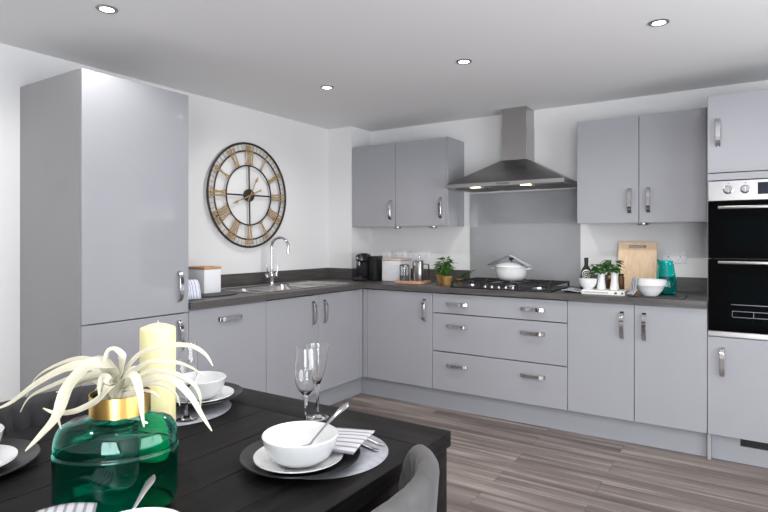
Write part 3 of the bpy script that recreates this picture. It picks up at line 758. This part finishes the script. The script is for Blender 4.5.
# ------------------------------------------------------------------ worktop objects, back wall right
# open magazine / striped cloth left of the book
def rag(u, v):
    p0 = Vector((2.22, -.50, 0)); return (2.185+u*.16, -.53+v*.22-.02*u, Z+.008+.004*math.sin(u*7)+.004*math.sin(v*9+u*3)+.002)
cloth_grid('tea_towel', rag, 14, 14, M['greystripe'], 'grey striped tea towel lying flat on the worktop between hob and book', 'tea towel', (2.24, -.45, Z), th=.004)
t = thing('book', 'white hardback book lying flat under the white mortar and vases', 'book', (2.49, -.45, Z))
bx0, bx1, by0, by1 = 2.325, 2.590, -.545, -.37
m = MB(); m.box(bx0, bx1, by0, by1, Z+.0003, Z+.0025, .0005, 1); m.box(bx0, bx1, by0, by1, Z+.0235, Z+.026, .0005, 1); m.box(bx0, bx1, by0-.002, by0, Z+.0003, Z+.026, .0005, 1)
m.build('cover', M['paper'], t)
MB().box(bx0+.004, bx1-.004, by0+.0005, by1-.003, Z+.0027, Z+.0233).build('pages', M['pages'], t)
m = MB(); rnd = random.Random(5); xx = bx0+.018
while xx < bx1-.10:
    w_ = rnd.uniform(.004, .010); m.box(xx, xx+w_, by0-.0026, by0-.002, Z+.010, Z+.017); xx += w_+.003
for a_, c_ in ((.062, .046), (.020, .008)): MB().box(bx1-a_, bx1-c_, by0-.0026, by0-.002, Z+.008, Z+.019).build('spine_mark', M['ink'], t)
m.build('spine_print', M['screenmark'], t)
zb_ = Z+.0263
x, y = 2.350, -.475
t = thing('small_bowl', 'small white footed bowl on the left end of the book, in front of the bottle', 'bowl', (x, y, zb_))
MB().lathe([(.030, 0), (.032, .004), (.030, .008), (.044, .018), (.055, .042), (.059, .070), (.056, .070), (.051, .040), (.036, .020), (.0, .014)], (x, y, zb_), 36, cap1=False).build('bowl', M['ceramic'], t)
x, y = 2.303, -.32
t = thing('bottle', 'dark glass bottle with round white label behind the small white bowl', 'bottle', (x, y, Z))
MB().lathe([(.030, 0), (.036, .004), (.036, .125), (.034, .140), (.022, .160), (.0135, .176), (.012, .216), (.0135, .218), (.0135, .222), (.011, .222)], (x, y, Z+.0003), 32).build('glass_body', M['bottle'], t)
MB().lathe([(.0138, .202), (.0142, .204), (.0142, .228), (.0128, .230)], (x, y, Z+.0003), 20).build('cap', M['blackplastic'], t)
# curved round label facing the room
def curved_disc(name, mat, rad, zc, off, a0, parent, inner=0):
    m = MB(); n = 28; rows = []
    for rr_ in ([0.001, .35*rad, .7*rad, rad] if not inner else [inner, rad]):
        ringp = []
        for k in range(n):
            a = 2*PI*k/n; u, v = rr_*math.cos(a), rr_*math.sin(a); ang = a0+u/(.036+off)
            ringp.append((x+(.036+off)*math.cos(ang), y+(.036+off)*math.sin(ang), zc+v))
        rows.append(ringp)
    m.rings(rows, cap0=False, cap1=False); return solid(m.build(name, mat, parent), .0006)
a0 = math.atan2(CY-y, CX-x)
lab = curved_disc('label', M['paper'], .033, Z+.116, .0008, a0, t)
curved_disc('label_print', M['ink'], .025, Z+.116, .0018, a0, lab, inner=.019)
curved_disc('label_print', M['ink'], .013, Z+.116, .0018, a0, lab, inner=.006)
def vase2(x, y, h, lb, grp):
    t = thing('white_vase', lb, 'vase', (x, y, zb_), grp)
    MB().lathe([(.027, 0), (.0295, .003), (.026, .03), (.022, h*.6), (.024, h*.9), (.026, h), (.023, h), (.019, h*.7), (.0, h*.68)], (x, y, zb_), 28, cap1=False).build('vase_body', M['ceramic'], t)
    return t
t1 = vase2(2.432, -.462, .112, 'white bud vase on the book just right of the small bowl', 'white bud vases')
t2 = vase2(2.515, -.468, .116, 'white bud vase on the book next to the chopping board', 'white bud vases')
for tt, bx_, seed, hh in ((t1, 2.415, 21, .070), (t2, 2.502, 22, .100)):
    rnd = random.Random(seed); m = MB(); s_ = MB(); bz = zb_+.098
    for k in range(46):
        a = rnd.uniform(0, 2*PI); r_ = .040*math.sqrt(rnd.random()); p = Vector((bx_+r_*math.cos(a), -.468+r_*math.sin(a)*.7, bz+hh*rnd.uniform(.15, 1)))
        leaf(m, p, (math.cos(a), math.sin(a), rnd.uniform(-.5, .3)), rnd.uniform(.036, .052), rnd.uniform(.032, .044), .3, .1)
        if k % 4 == 0: s_.tube([(tt.location.x, tt.location.y, zb_+.075), tuple(p)], .0012, 5)
    solid(m.build('leaves', M['leafdark'], tt, ang=80), .0007); s_.build('stems', M['leafdark'], tt)
x, y = 2.470, -.325
t = thing('jar', 'brown glass jar standing behind the two white bud vases', 'jar', (x, y, Z))
MB().lathe([(.028, 0), (.030, .003), (.030, .085), (.024, .092), (.022, .094)], (x, y, Z+.0003), 28).build('jar_body', M['brownwax'], t)
MB().lathe([(.025, .0945), (.025, .110), (.022, .112)], (x, y, Z+.0003), 24).build('lid', M['lidwood'], t)
x, y = 2.518, -.27
t = thing('jar', 'dark brown glass jar between the right vase and chopping board', 'jar', (x, y, Z))
MB().lathe([(.020, 0), (.022, .003), (.022, .10), (.018, .106), (.016, .108)], (x, y, Z+.0003), 28).build('jar_body', M['brownwax'], t)
MB().lathe([(.019, .1085), (.019, .122), (.017, .124)], (x, y, Z+.0003), 24).build('lid', M['blackplastic'], t)
# chopping board leaning on the upstand, with a real hand slot
bw, bh, bt = .248, .345, .018
t = thing('chopping_board', 'pale wooden chopping board with slot handle leaning against the wall', 'chopping board', (2.61, -.14, Z))
m = MB()
hs = (-.055, .055, bh-.042, bh-.022)
for a in ((-bw/2, bw/2, 0, hs[2]), (-bw/2, bw/2, hs[3], bh), (-bw/2, hs[0], hs[2], hs[3]), (hs[1], bw/2, hs[2], hs[3])): m.box(a[0], a[1], 0, bt, a[2], a[3])
bmesh.ops.remove_doubles(m.bm, verts=m.bm.verts, dist=1e-5)
lean = math.atan2(.075, bh)
mat_ = Matrix.Translation((2.590, -.126, Z+.0005)) @ Matrix.Rotation(-lean, 4, 'X')
m.bm.transform(mat_)
m.build('board', M['board'], t, smooth=False)
# slate under the bowl, mixing bowl, jug, cloth
tag(MB().box(2.615, 2.925, -.60, -.36, Z+.0003, Z+.0075, .002, 1).build('slate_board', M['slate'], loc=(2.77, -.48, Z)), 'flat slate board under the white mixing bowl and teal jug', 'board')
zs = Z+.0078
x, y = 2.732, -.525
t = thing('mixing_bowl', 'white ceramic mixing bowl with a thick double rim on the slate board', 'bowl', (x, y, zs))
MB().lathe([(.042, 0), (.045, .003), (.055, .014), (.072, .035), (.083, .062), (.089, .066), (.0925, .092), (.0935, .098), (.090, .100), (.086, .096), (.080, .066), (.065, .032), (.0, .012)], (x, y, zs), 48, cap1=False).build('bowl', M['ceramic'], t)
x, y = 2.835, -.385+.0
x, y = 2.805, -.375
t = thing('glass_jug', 'teal glass jug with curved handle behind the mixing bowl', 'jug', (x, y, zs))
n = 40; prof = [(.045, 0), (.056, .010), (.062, .045), (.062, .080), (.055, .12), (.043, .175), (.038, .198), (.040, .214)]
def jring(r, h, spout):
    out = []
    for k in range(n):
        a = 2*PI*k/n; d = abs((a-PI*1.15+PI) % (2*PI)-PI)
        e = spout*max(0, 1-(d/.7))**1.5
        out.append((x+(r+e)*math.cos(a), y+(r+e)*math.sin(a), zs+h+e*.5))
    return out
rs = [jring(r, h, .018*max(0, (h-.165)/.05)) for r, h in prof]+[jring(r-.003, h, .018*max(0, (h-.165)/.05)) for r, h in prof[::-1][:-1]]+[jring(.035, .005, 0)]
MB().rings(rs).build('jug_body', M['teal'], t)
hp = catmull([(x+.026, y-.028, zs+.195), (x+.040, y-.058, zs+.196), (x+.050, y-.082, zs+.160), (x+.052, y-.084, zs+.115), (x+.038, y-.053, zs+.07)], 6)
MB().tube(hp, .0065, 10).build('jug_handle', M['teal'], t)
def rag2(u, v):
    # hangs from the rim of the mixing bowl down to the slate
    bx, by = 2.732, -.525
    a = math.radians(172+u*62)
    if v < .35:
        r = .086+.014*(v/.35); z = zs+.094+.013*math.sin(min(1, v/.35)*PI)*.8+.002
    else:
        s_ = (v-.35)/.65; r = .1005+.008*s_+.038*max(0, s_-.75)*4*.6; z = zs+.094-.088*s_**.9+.002
    r += .004*math.sin(u*14)*(v)
    return (bx+r*math.cos(a), by+r*math.sin(a), max(z, zs+.004))
cloth_grid('tea_towel', rag2, 16, 18, M['greystripe'], 'dark grey striped cloth hanging over the left rim of the mixing bowl', 'tea towel', (2.67, -.53, zs), th=.003)

# ------------------------------------------------------------------ dining table
TX0, TX1, TY0, TY1, TZ = 1.585, 2.565, -4.60, -2.945, .75
t = thing('dining_table', 'black stained wooden dining table in the foreground laid for a meal', 'table', (2.075, -3.8, 0))
m = MB(); nb = 7; bwid = (TX1-TX0)/nb
EB = .14
g_ = .0012
for y_ in (TY1-EB, TY0): MB().box(TX0, TX1, y_, y_+EB, TZ-.042, TZ, .0025).build('tabletop_end_board', M['table_x'], t)
for k in range(nb): m.box(TX0+k*bwid+(0 if k == 0 else g_/2), TX0+(k+1)*bwid-(0 if k == nb-1 else g_/2), TY0+EB+.001, TY1-EB-.001, TZ-.042, TZ, .0015, 1)
m.build('tabletop', M['table'], t); 
LW = .075
for lx, ly in ((TX0+.008, TY0+.05), (TX1-.008-LW, TY0+.05), (TX0+.008, TY1-.008-LW), (TX1-.008-LW, TY1-.008-LW)):
    MB().box(lx, lx+LW, ly, ly+LW, 0, TZ-.0425, .003).build('leg', M['table'], t)
m = MB(); ax0, ax1, ay0, ay1 = TX0+.02, TX1-.02, TY0+.065, TY1-.02
LI = .0085+LW
m.box(ax0, ax0+.022, TY0+.05+LW, TY1-LI, TZ-.13, TZ-.0425); m.box(ax1-.022, ax1, TY0+.05+LW, TY1-LI, TZ-.13, TZ-.0425)
m.box(TX0+LI, TX1-LI, ay0, ay0+.022, TZ-.13, TZ-.0425); m.box(TX0+LI, TX1-LI, ay1-.022, ay1, TZ-.13, TZ-.0425)
m.build('apron', M['table'], t)

# ------------------------------------------------------------------ dining chairs
def make_chair(label, mat, hgt, group, loc, rz, lean=.032):
    t = thing('dining_chair', label, 'chair', (0, 0, 0), group)
    RX, RY = .160, .236; PH = math.radians(80); zb0 = .40
    nphi = 180
    rings = []
    for i in range(nphi+1):
        f = -1+2*i/nphi; ph = f*PH; af = abs(f)
        top = zb0+(hgt-zb0)*(1-max(0, (af-.80)/.20)**3*.30)
        thk = .023*math.sqrt(max(0.0, 1-max(0, (af-.95)/.05)**2))+.0008
        c0, s0 = math.cos(ph), math.sin(ph); c = max(c0, 1e-4)**.72; s_ = math.copysign(abs(s0)**.85, s0)
        nx, ny = -(c0**1.28)/RX, math.copysign(abs(s0)**1.15, s0)/RY; l_ = math.hypot(nx, ny); nx /= l_; ny /= l_
        prof = []
        NZ = 22
        for k in range(NZ): prof.append((-1, k/(NZ-1), 0))
        for k in range(1, 8): prof.append((-math.cos(PI*k/8), 1, math.sin(PI*k/8)))
        for k in range(7): prof.append((1, 1-k/6, 0))
        ring_ = []
        for sd, zf, bulge in prof:
            z = zb0+(top-thk-zb0)*zf+bulge*thk
            vz = (z-zb0)/(hgt-zb0)
            fan = math.atan2(ph*.22, max(.03, z-.34)); gr = abs(math.sin(fan*PI/math.radians(5)))
            pad = .019*(gr**.7-.7)*min(1, thk/.02)
            off = sd*thk-(pad*(1-.75*zf**8)*(.35 if bulge else 1) if sd < .1 else 0)+lean*vz
            ring_.append((-RX*c+nx*off, RY*s_+ny*off, z))
        rings.append(ring_)
    m = MB(); m.rings(rings); m.build('backrest', mat, t, ang=60)
    # piping seam round the outer side of the rim
    seat = []
    n = 40
    def sring(k_, z):
        out = []
        for i in range(n):
            a = 2*PI*i/n; ca, sa = math.cos(a), math.sin(a)
            out.append((.085+math.copysign(abs(ca)**.6, ca)*.235*k_, math.copysign(abs(sa)**.6, sa)*.205*k_, z))
        return out
    MB().rings([sring(.92, .385), sring(1, .40), sring(1.02, .43), sring(1.0, .465), sring(.93, .482), sring(.6, .488)]).build('seat', mat, t, ang=60)
    for sx_, sy_ in ((-.06, -.15), (-.06, .15), (.24, -.15), (.24, .15)):
        ex, ey = sx_+(-.05 if sx_ < 0 else .05), sy_*1.3
        MB().tube([(sx_, sy_, .39), (ex, ey, .0)], [.016, .009], 12).build('leg', M['black'], t)
    t.location = loc; t.rotation_euler.z = rz
    return t
make_chair('grey velvet tub dining chair with stitched back, at the right side of the table', M['velvet_grey'], .815, 'velvet dining chairs', (2.532, -3.482, 0), PI)
make_chair('dark velvet tub dining chair with channelled back, at the left side of the table', M['velvet_dark'], .800, 'velvet dining chairs', (1.625, -3.50, 0), 0)

# ------------------------------------------------------------------ place settings
def lathe_thing(name, prof, mat, c, label, cat, group=None, n=64):
    return tag(MB().lathe(prof, c, n, cap1=False).build(name, mat, loc=c), label, cat, group)
PM = [(.0, 0), (1, 0), (1, .004), (.0, .004)]
def setting(mat_c, mat_r, ch_c, ch_r, pl_c, bo_c, words, bowl_s=1.0, mat=True, lift=0):
    z = TZ+.0004
    if mat:
        tag(MB().lathe([(mat_r*.97, 0), (mat_r, .0015), (mat_r*.98, .0035), (mat_r*.3, .0035)], (mat_c[0], mat_c[1], z), 64).build('placemat', M['placemat'], loc=(mat_c[0], mat_c[1], z)), 'round silver-grey placemat '+words[0], 'placemat', 'silver placemats')
        z += .0039
    z += lift
    r = ch_r
    tag(MB().lathe([(r*.62, 0), (r*.68, .001), (r*.80, .007), (r, .019), (r*.995, .022), (r*.79, .011), (r*.66, .005), (r*.2, .005)], (ch_c[0], ch_c[1], z), 72).build('charger_plate', M['charger'], loc=(ch_c[0], ch_c[1], z)), 'black charger plate '+words[1], 'plate', 'black charger plates')
    z += .0054
    r = .102
    tag(MB().lathe([(r*.55, 0), (r*.60, .001), (r*.72, .006), (r, .0165), (r*.995, .019), (r*.70, .0095), (r*.56, .0045), (r*.2, .0045)], (pl_c[0], pl_c[1], z), 72).build('side_plate', M['ceramic'], loc=(pl_c[0], pl_c[1], z)), 'white plate '+words[2], 'plate', 'white plates')
    z += .0049
    k = bowl_s
    tag(MB().lathe([(.034*k, 0), (.038*k, .002), (.050*k, .006), (.070*k, .021), (.080*k, .040), (.086*k, .064), (.084*k, .066), (.077*k, .042), (.066*k, .023), (.045*k, .009), (.01*k, .006)], (bo_c[0], bo_c[1], z), 72).build('bowl', M['ceramic'], loc=(bo_c[0], bo_c[1], z)), 'white china bowl '+words[3], 'bowl', 'white bowls')
    return z
W1 = ['under the front right place setting near the grey chair', 'of the front right setting near the grey chair', 'of the front right setting beneath the bowl with a spoon', 'with a spoon standing in it, front right of the table']
za = setting((2.367, -3.253), .163, (2.372, -3.335), .138, (2.379, -3.350), (2.390, -3.357), W1)
W2 = ['at the far left place setting behind the candle', 'of the far left setting behind the candle', 'of the far left setting partly behind the wine glass', 'on the far left setting, half behind the white leaves']
zb2 = setting((1.775, -3.240), .168, (1.790, -3.165), .138, (1.808, -3.170), (1.812, -3.180), W2, .97, lift=.012)
W3 = ['', 'at the left edge of the photo', 'at the left edge of the photo, cut off by the frame', 'at the left edge of the photo, cut off by the frame']
zc = setting((0, 0), 1, (1.772, -3.785), .148, (1.775, -3.785), (1.735, -3.775), W3, .95, mat=False)
W4 = ['', 'at the bottom edge of the photo in front of the vase', 'at the bottom edge of the photo in front of the vase', 'at the bottom edge of the photo, only its rim showing']
zd = setting((0, 0), 1, (2.420, -3.855), .138, (2.445, -3.835), (2.462, -3.815), W4, .95, mat=False)
def spoon(p_bowl, p_end, label, group, ww=1.0):
    """spoon from bowl centre to handle end, in world space"""
    A = Vector(p_bowl); B = Vector(p_end); d = (B-A).normalized(); L = (B-A).length
    side = d.cross(Vector((0, 0, 1))).normalized(); up = side.cross(d).normalized()
    m = MB(); P = []; wd = []; th = []
    prof = [(-.028, .004, 0), (-.022, .022, -.004), (0, .034, -.007), (.018, .026, -.004), (.030, .008, 0), (.05, .006, .001), (L*.55, .006, .004), (L*.8, .012, .003), (L*.93, .018, .001), (L, .013, 0), (L+.004, .003, 0)]
    rs = []
    for s_, w_, h_ in prof:
        c = A+d*s_+up*h_; hw = w_/2*ww; hh = .0013
        rs.append([tuple(c+side*hw*math.cos(2*PI*k/12)+up*hh*(math.sin(2*PI*k/12))+up*(.35*hw*(math.cos(2*PI*k/12)**2) if abs(s_) < .03 else 0)) for k in range(12)])
    m.rings(rs); return tag(m.build('spoon', M['chrome'], loc=tuple(A), ang=70), label, 'spoon', group)
zi = za+.016
spoon((2.392, -3.362, za+.018), tuple(at(347, 404.5, 1.335)), 'silver spoon leaning in the bowl of the front right setting', 'silver spoons', 1.35)
spoon((2.425, -3.832, zd+.022), tuple(at(153, 477, .955)), 'silver spoon at the bottom edge of the photo in front of the green vase', 'silver spoons', .9)
# napkin and cutlery of the front right setting
nz = TZ+.0044+.0225
def onz(px, py, z):
    return at(px, py, (CZ-z)*FPX/(py-Y0))
def nap(u, v):
    # from behind the bowl out over the charger rim to the placemat
    a = onz(330, 430, nz); b_ = onz(375, 435, nz); c = onz(353, 458.5, nz); e = onz(322, 452, nz)
    z = nz+.004+.004*math.sin(v*PI)*math.sin(u*2)
    p = (a*(1-u)+b_*u)*(1-v)+(e*(1-u)+c*u)*v
    return (p.x, p.y, z+.004*u)
cloth_grid('napkin', nap, 24, 14, M['napkin'], 'grey and white striped napkin with fringed edge on the front right setting', 'napkin', (2.45, -3.26, nz), th=.004, group='striped napkins')
def cutlery(kind, p0, p1, label):
    A = Vector(p0); B = Vector(p1); d = (B-A).normalized(); L = (B-A).length; side = d.cross(Vector((0, 0, 1))).normalized(); up = Vector((0, 0, 1))
    m = MB(); rs = []
    for s_, w_ in ((0, .004), (L*.03, .012), (L*.12, .016), (L*.3, .011), (L*.5, .007), (L*.7, .007), (L*.78, .018), (L, .014)):
        c = A+d*s_; rs.append([tuple(c+side*w_/2*math.cos(2*PI*k/12)+up*.0016*math.sin(2*PI*k/12)) for k in range(12)])
    m.rings(rs); return tag(m.build(kind, M['steel'], loc=p0, ang=70), label, 'cutlery', 'cutlery on the front right placemat')
e1 = onz(386, 446, TZ+.006); e2 = onz(381, 451.5, TZ+.006)
cutlery('fork', (e1.x-.004, e1.y+.002, TZ+.0064), (e1.x-.15, e1.y+.035, TZ+.0064), 'silver fork handle showing beyond the napkin, nearer the far edge')
cutlery('knife', (e2.x-.006, e2.y, TZ+.0064), (e2.x-.15, e2.y+.025, TZ+.0064), 'silver knife handle showing beyond the napkin, nearer the grey chair')
nD = TZ+.0004+.022
def napD(u, v):
    p = Vector((2.296, -3.775, 0))+Vector((.055, -.045, 0))*u*1.6+Vector((-.035, -.045, 0))*v*1.6
    return (p.x, p.y, nD+.004+.032*(1-u)**1.5+.006*math.sin(v*PI)+.002*math.sin(u*8))
cloth_grid('napkin', napD, 16, 12, M['napkin'], 'striped napkin at the bottom edge of the photo in front of the green vase', 'napkin', (2.30, -3.80, nD), th=.005, group='striped napkins')

# ------------------------------------------------------------------ glasses
def glass(c, prof_out, label, group):
    n_ = len(prof_out); t = thing('wine_glass', label, 'glass', c, group)
    inner = [(max(r-.0011, .0008), h) for r, h in prof_out if h > prof_out[4][1]+.004][::-1]
    bott = inner[-1][1]
    MB().lathe(prof_out+inner+[(.0008, bott-.002)], c, 48).build('glass_body', M['clear'], t, ang=60)
    return t
flute = [(.031, 0), (.032, .0012), (.012, .004), (.0045, .012), (.0040, .085), (.010, .094), (.022, .108), (.0295, .125), (.0315, .150), (.0305, .185), (.0275, .222)]
flare = [(.032, 0), (.033, .0012), (.012, .004), (.0050, .012), (.0045, .090), (.008, .100), (.016, .120), (.023, .145), (.029, .175), (.033, .200), (.035, .212)]
g0 = TZ+.0003
glass((2.222, -3.146, g0), flute, 'clear tulip-shaped wine glass, left of the pair behind the front bowl', 'wine glasses')
glass((2.190, -3.059, g0), flare, 'clear flared wine glass, right of the pair behind the front bowl', 'wine glasses')
glass((1.889, -3.283, TZ+.0044), [(r*1.02, h) for r, h in flute], 'clear wine glass standing right of the candle, behind the white leaves', 'wine glasses')

# ------------------------------------------------------------------ candle
cp = (2.055, -3.490, TZ+.0003)
t = thing('pillar_candle', 'tall cream pillar candle behind the green glass vase', 'candle', cp)
MB().lathe([(.0385, 0), (.0405, .003), (.0405, .305), (.039, .3085), (.020, .316), (.006, .319), (.001, .3195)], cp, 48).build('wax', M['wax'], t)
MB().tube([(cp[0], cp[1], cp[2]+.318), (cp[0]+.001, cp[1], cp[2]+.325)], .0012, 6).build('wick', M['paper'], t)

# ------------------------------------------------------------------ green vase with collar and white leaves
vc = Vector((2.230, -3.692, TZ+.0004)); vr = .82
t = thing('glass_vase', 'emerald green oval glass vase with a gold collar at the table centre', 'vase', tuple(vc))
def vring(a, b_, z, n=64, e=1.0):
    out = []
    for k in range(n):
        q = 2*PI*k/n; cu = math.copysign(abs(math.cos(q))**e, math.cos(q)); sv = math.copysign(abs(math.sin(q))**e, math.sin(q))
        u, v = a*cu, b_*sv
        k_ = -.006 if z < .172 else 0
        out.append((vc.x+k_*.8365+u*math.cos(vr)-v*math.sin(vr), vc.y+k_*.548+u*math.sin(vr)+v*math.cos(vr), vc.z+z*1.04))
    return out
A_, B_ = .1115, .080
outer = [(.60, 0, 1), (.84, .002, 1), (.95, .014, 1), (1.0, .036, 1), (1.0, .108, 1), (1.005, .112, 1), (1.0, .115, 1), (.98, .1165, 1), (.98, .1185, 1), (.995, .121, 1), (.992, .130, 1), (.98, .140, 1), (.95, .151, 1), (.89, .161, 1), (.77, .168, 1), (.62, .1715, 1)]
rs = [vring(A_*k, B_*k, z) for k, z, _ in outer]
rs += [vring(.056, .051, .176), vring(.052, .050, .180), vring(.051, .050, .212)]
inn = [vring(.048, .047, .212), vring(.048, .046, .180), vring(.055, .047, .172)]
for k, z, _ in outer[::-1][1:]: 
    if z > .008: inn.append(vring(A_*k-.004, B_*k-.004, z-.002))
inn.append(vring(A_*.6, B_*.6, .010))
m = MB(); m.rings(rs+inn)
m.build('vase_body', M['green'], t, ang=60)
m = MB(); m.rings([vring(.0525, .0515, .181), vring(.0545, .0535, .181), vring(.0545, .0535, .217), vring(.0525, .0515, .217)], loop=True)
m.build('collar', M['gold'], t, ang=50)
# spray of white leaves (a faux air plant standing in the vase)
root = Vector((vc.x, vc.y, vc.z+.19))
t = thing('faux_air_plant', 'cream white curling air plant with long arching leaves in the green vase', 'plant', tuple(root))
tr = 1.047
def lf(px_pts, t0, t1, wmax, tw=0.0, name='leaf', start=True):
    n_ = len(px_pts); P = [at(117, 402, tr)+Vector((0, 0, -.012))] if start else []
    if start: P.append(at(117+(px_pts[0][0]-117)*.35, min(394, px_pts[0][1]+14), tr+(t0-tr)*.4))
    for i, (a, b_) in enumerate(px_pts): P.append(at(a, b_, t0+(t1-t0)*i/max(1, n_-1)))
    C = catmull(P, 7); N = len(C); m = MB(); rs = []
    cv = Vector((math.sin(YAW), -math.cos(YAW), 0))
    for i, p in enumerate(C):
        s_ = i/(N-1); tg = (C[min(N-1, i+1)]-C[max(0, i-1)]).normalized()
        nr = (Vector((0, 0, 1))*(1-tw)+cv*(.55+tw)).normalized(); sd = tg.cross(nr)
        if sd.length < .05: sd = tg.cross(cv)
        sd.normalize(); nn = sd.cross(tg).normalized()
        w_ = wmax*(min(1, .55+s_*1.8) if s_ < .25 else 1)*(1-max(0, (s_-.35)/.65)**1.7)*.5+.0006
        th = .0011
        pts = []
        for k in range(-3, 4): pts.append(p+sd*w_*k/3+nn*(.22*w_*(k/3)**2))
        bot = [q-nn*th for q in pts[::-1]]
        rs.append([tuple(q) for q in pts+bot])
    m.rings(rs); return m.build(name, M['leafwhite'], t, ang=60)
L_ = [
 ([(100, 368), (72, 367), (40, 382), (12, 402), (-4, 409)], 1.03, 1.02, .018),
 ([(104, 366), (80, 359), (55, 366), (36, 378), (26, 397)], 1.08, 1.12, .010),
 ([(104, 366), (88, 366), (68, 388), (57, 416), (40, 436), (25, 451)], .99, .90, .019),
 ([(110, 386), (98, 400), (76, 411), (56, 413), (43, 408)], .98, .96, .012),
 ([(100, 374), (74, 382), (60, 398), (57, 412), (61, 429)], 1.01, .98, .010),
 ([(98, 380), (78, 377), (52, 386), (30, 397), (20, 412)], 1.06, 1.08, .012),
 ([(104, 378), (86, 381), (70, 388), (56, 392)], 1.02, 1.0, .010),
 ([(121, 372), (122, 356), (114, 349), (107, 352), (105, 362)], 1.03, 1.0, .010),
 ([(108, 372), (100, 362), (90, 360), (82, 366)], 1.10, 1.14, .022),
 ([(124, 378), (134, 376), (140, 392), (142, 412), (144, 427)], .985, .94, .013),
 ([(126, 370), (142, 353), (166, 346), (190, 346), (205, 354), (213, 366)], 1.04, 1.02, .013),
 ([(130, 376), (148, 363), (172, 362), (190, 367), (204, 376)], 1.08, 1.14, .012),
 ([(130, 384), (148, 372), (172, 373), (192, 383), (200, 396), (200, 410)], 1.05, 1.08, .011),
 ([(132, 388), (150, 380), (172, 380), (190, 396), (203, 417), (212, 431)], 1.01, .97, .014),
 ([(132, 390), (150, 384), (164, 386), (176, 394), (180, 406)], 1.09, 1.14, .008),
 ([(130, 382), (142, 374), (156, 370), (168, 372)], .99, .96, .010),
 ([(110, 384), (104, 376), (100, 384), (99, 396)], .99, .97, .010),
 ([(116, 384), (112, 374), (104, 378), (96, 390), (90, 404)], 1.10, 1.13, .010),
 ([(126, 388), (140, 390), (152, 392), (160, 398)], .99, .97, .007),
 ([(120, 384), (126, 374), (132, 368), (138, 366)], 1.10, 1.14, .012),
 ([(112, 372), (106, 360), (108, 350), (112, 347)], 1.06, 1.08, .008),
]
for pts, a, b_, w_ in L_: lf(pts, a, b_, w_*(1.5 if pts[-1][0] < 117 else 1.2))
m = MB(); m.lathe([(.004, -.03), (.012, -.02), (.018, -.005), (.034, .012), (.036, .026), (.020, .040), (.004, .048)], tuple(root), 28); m.build('heart', M['leafwhite'], t)

for o in bpy.data.objects:
    if '_o' in o: del o['_o']
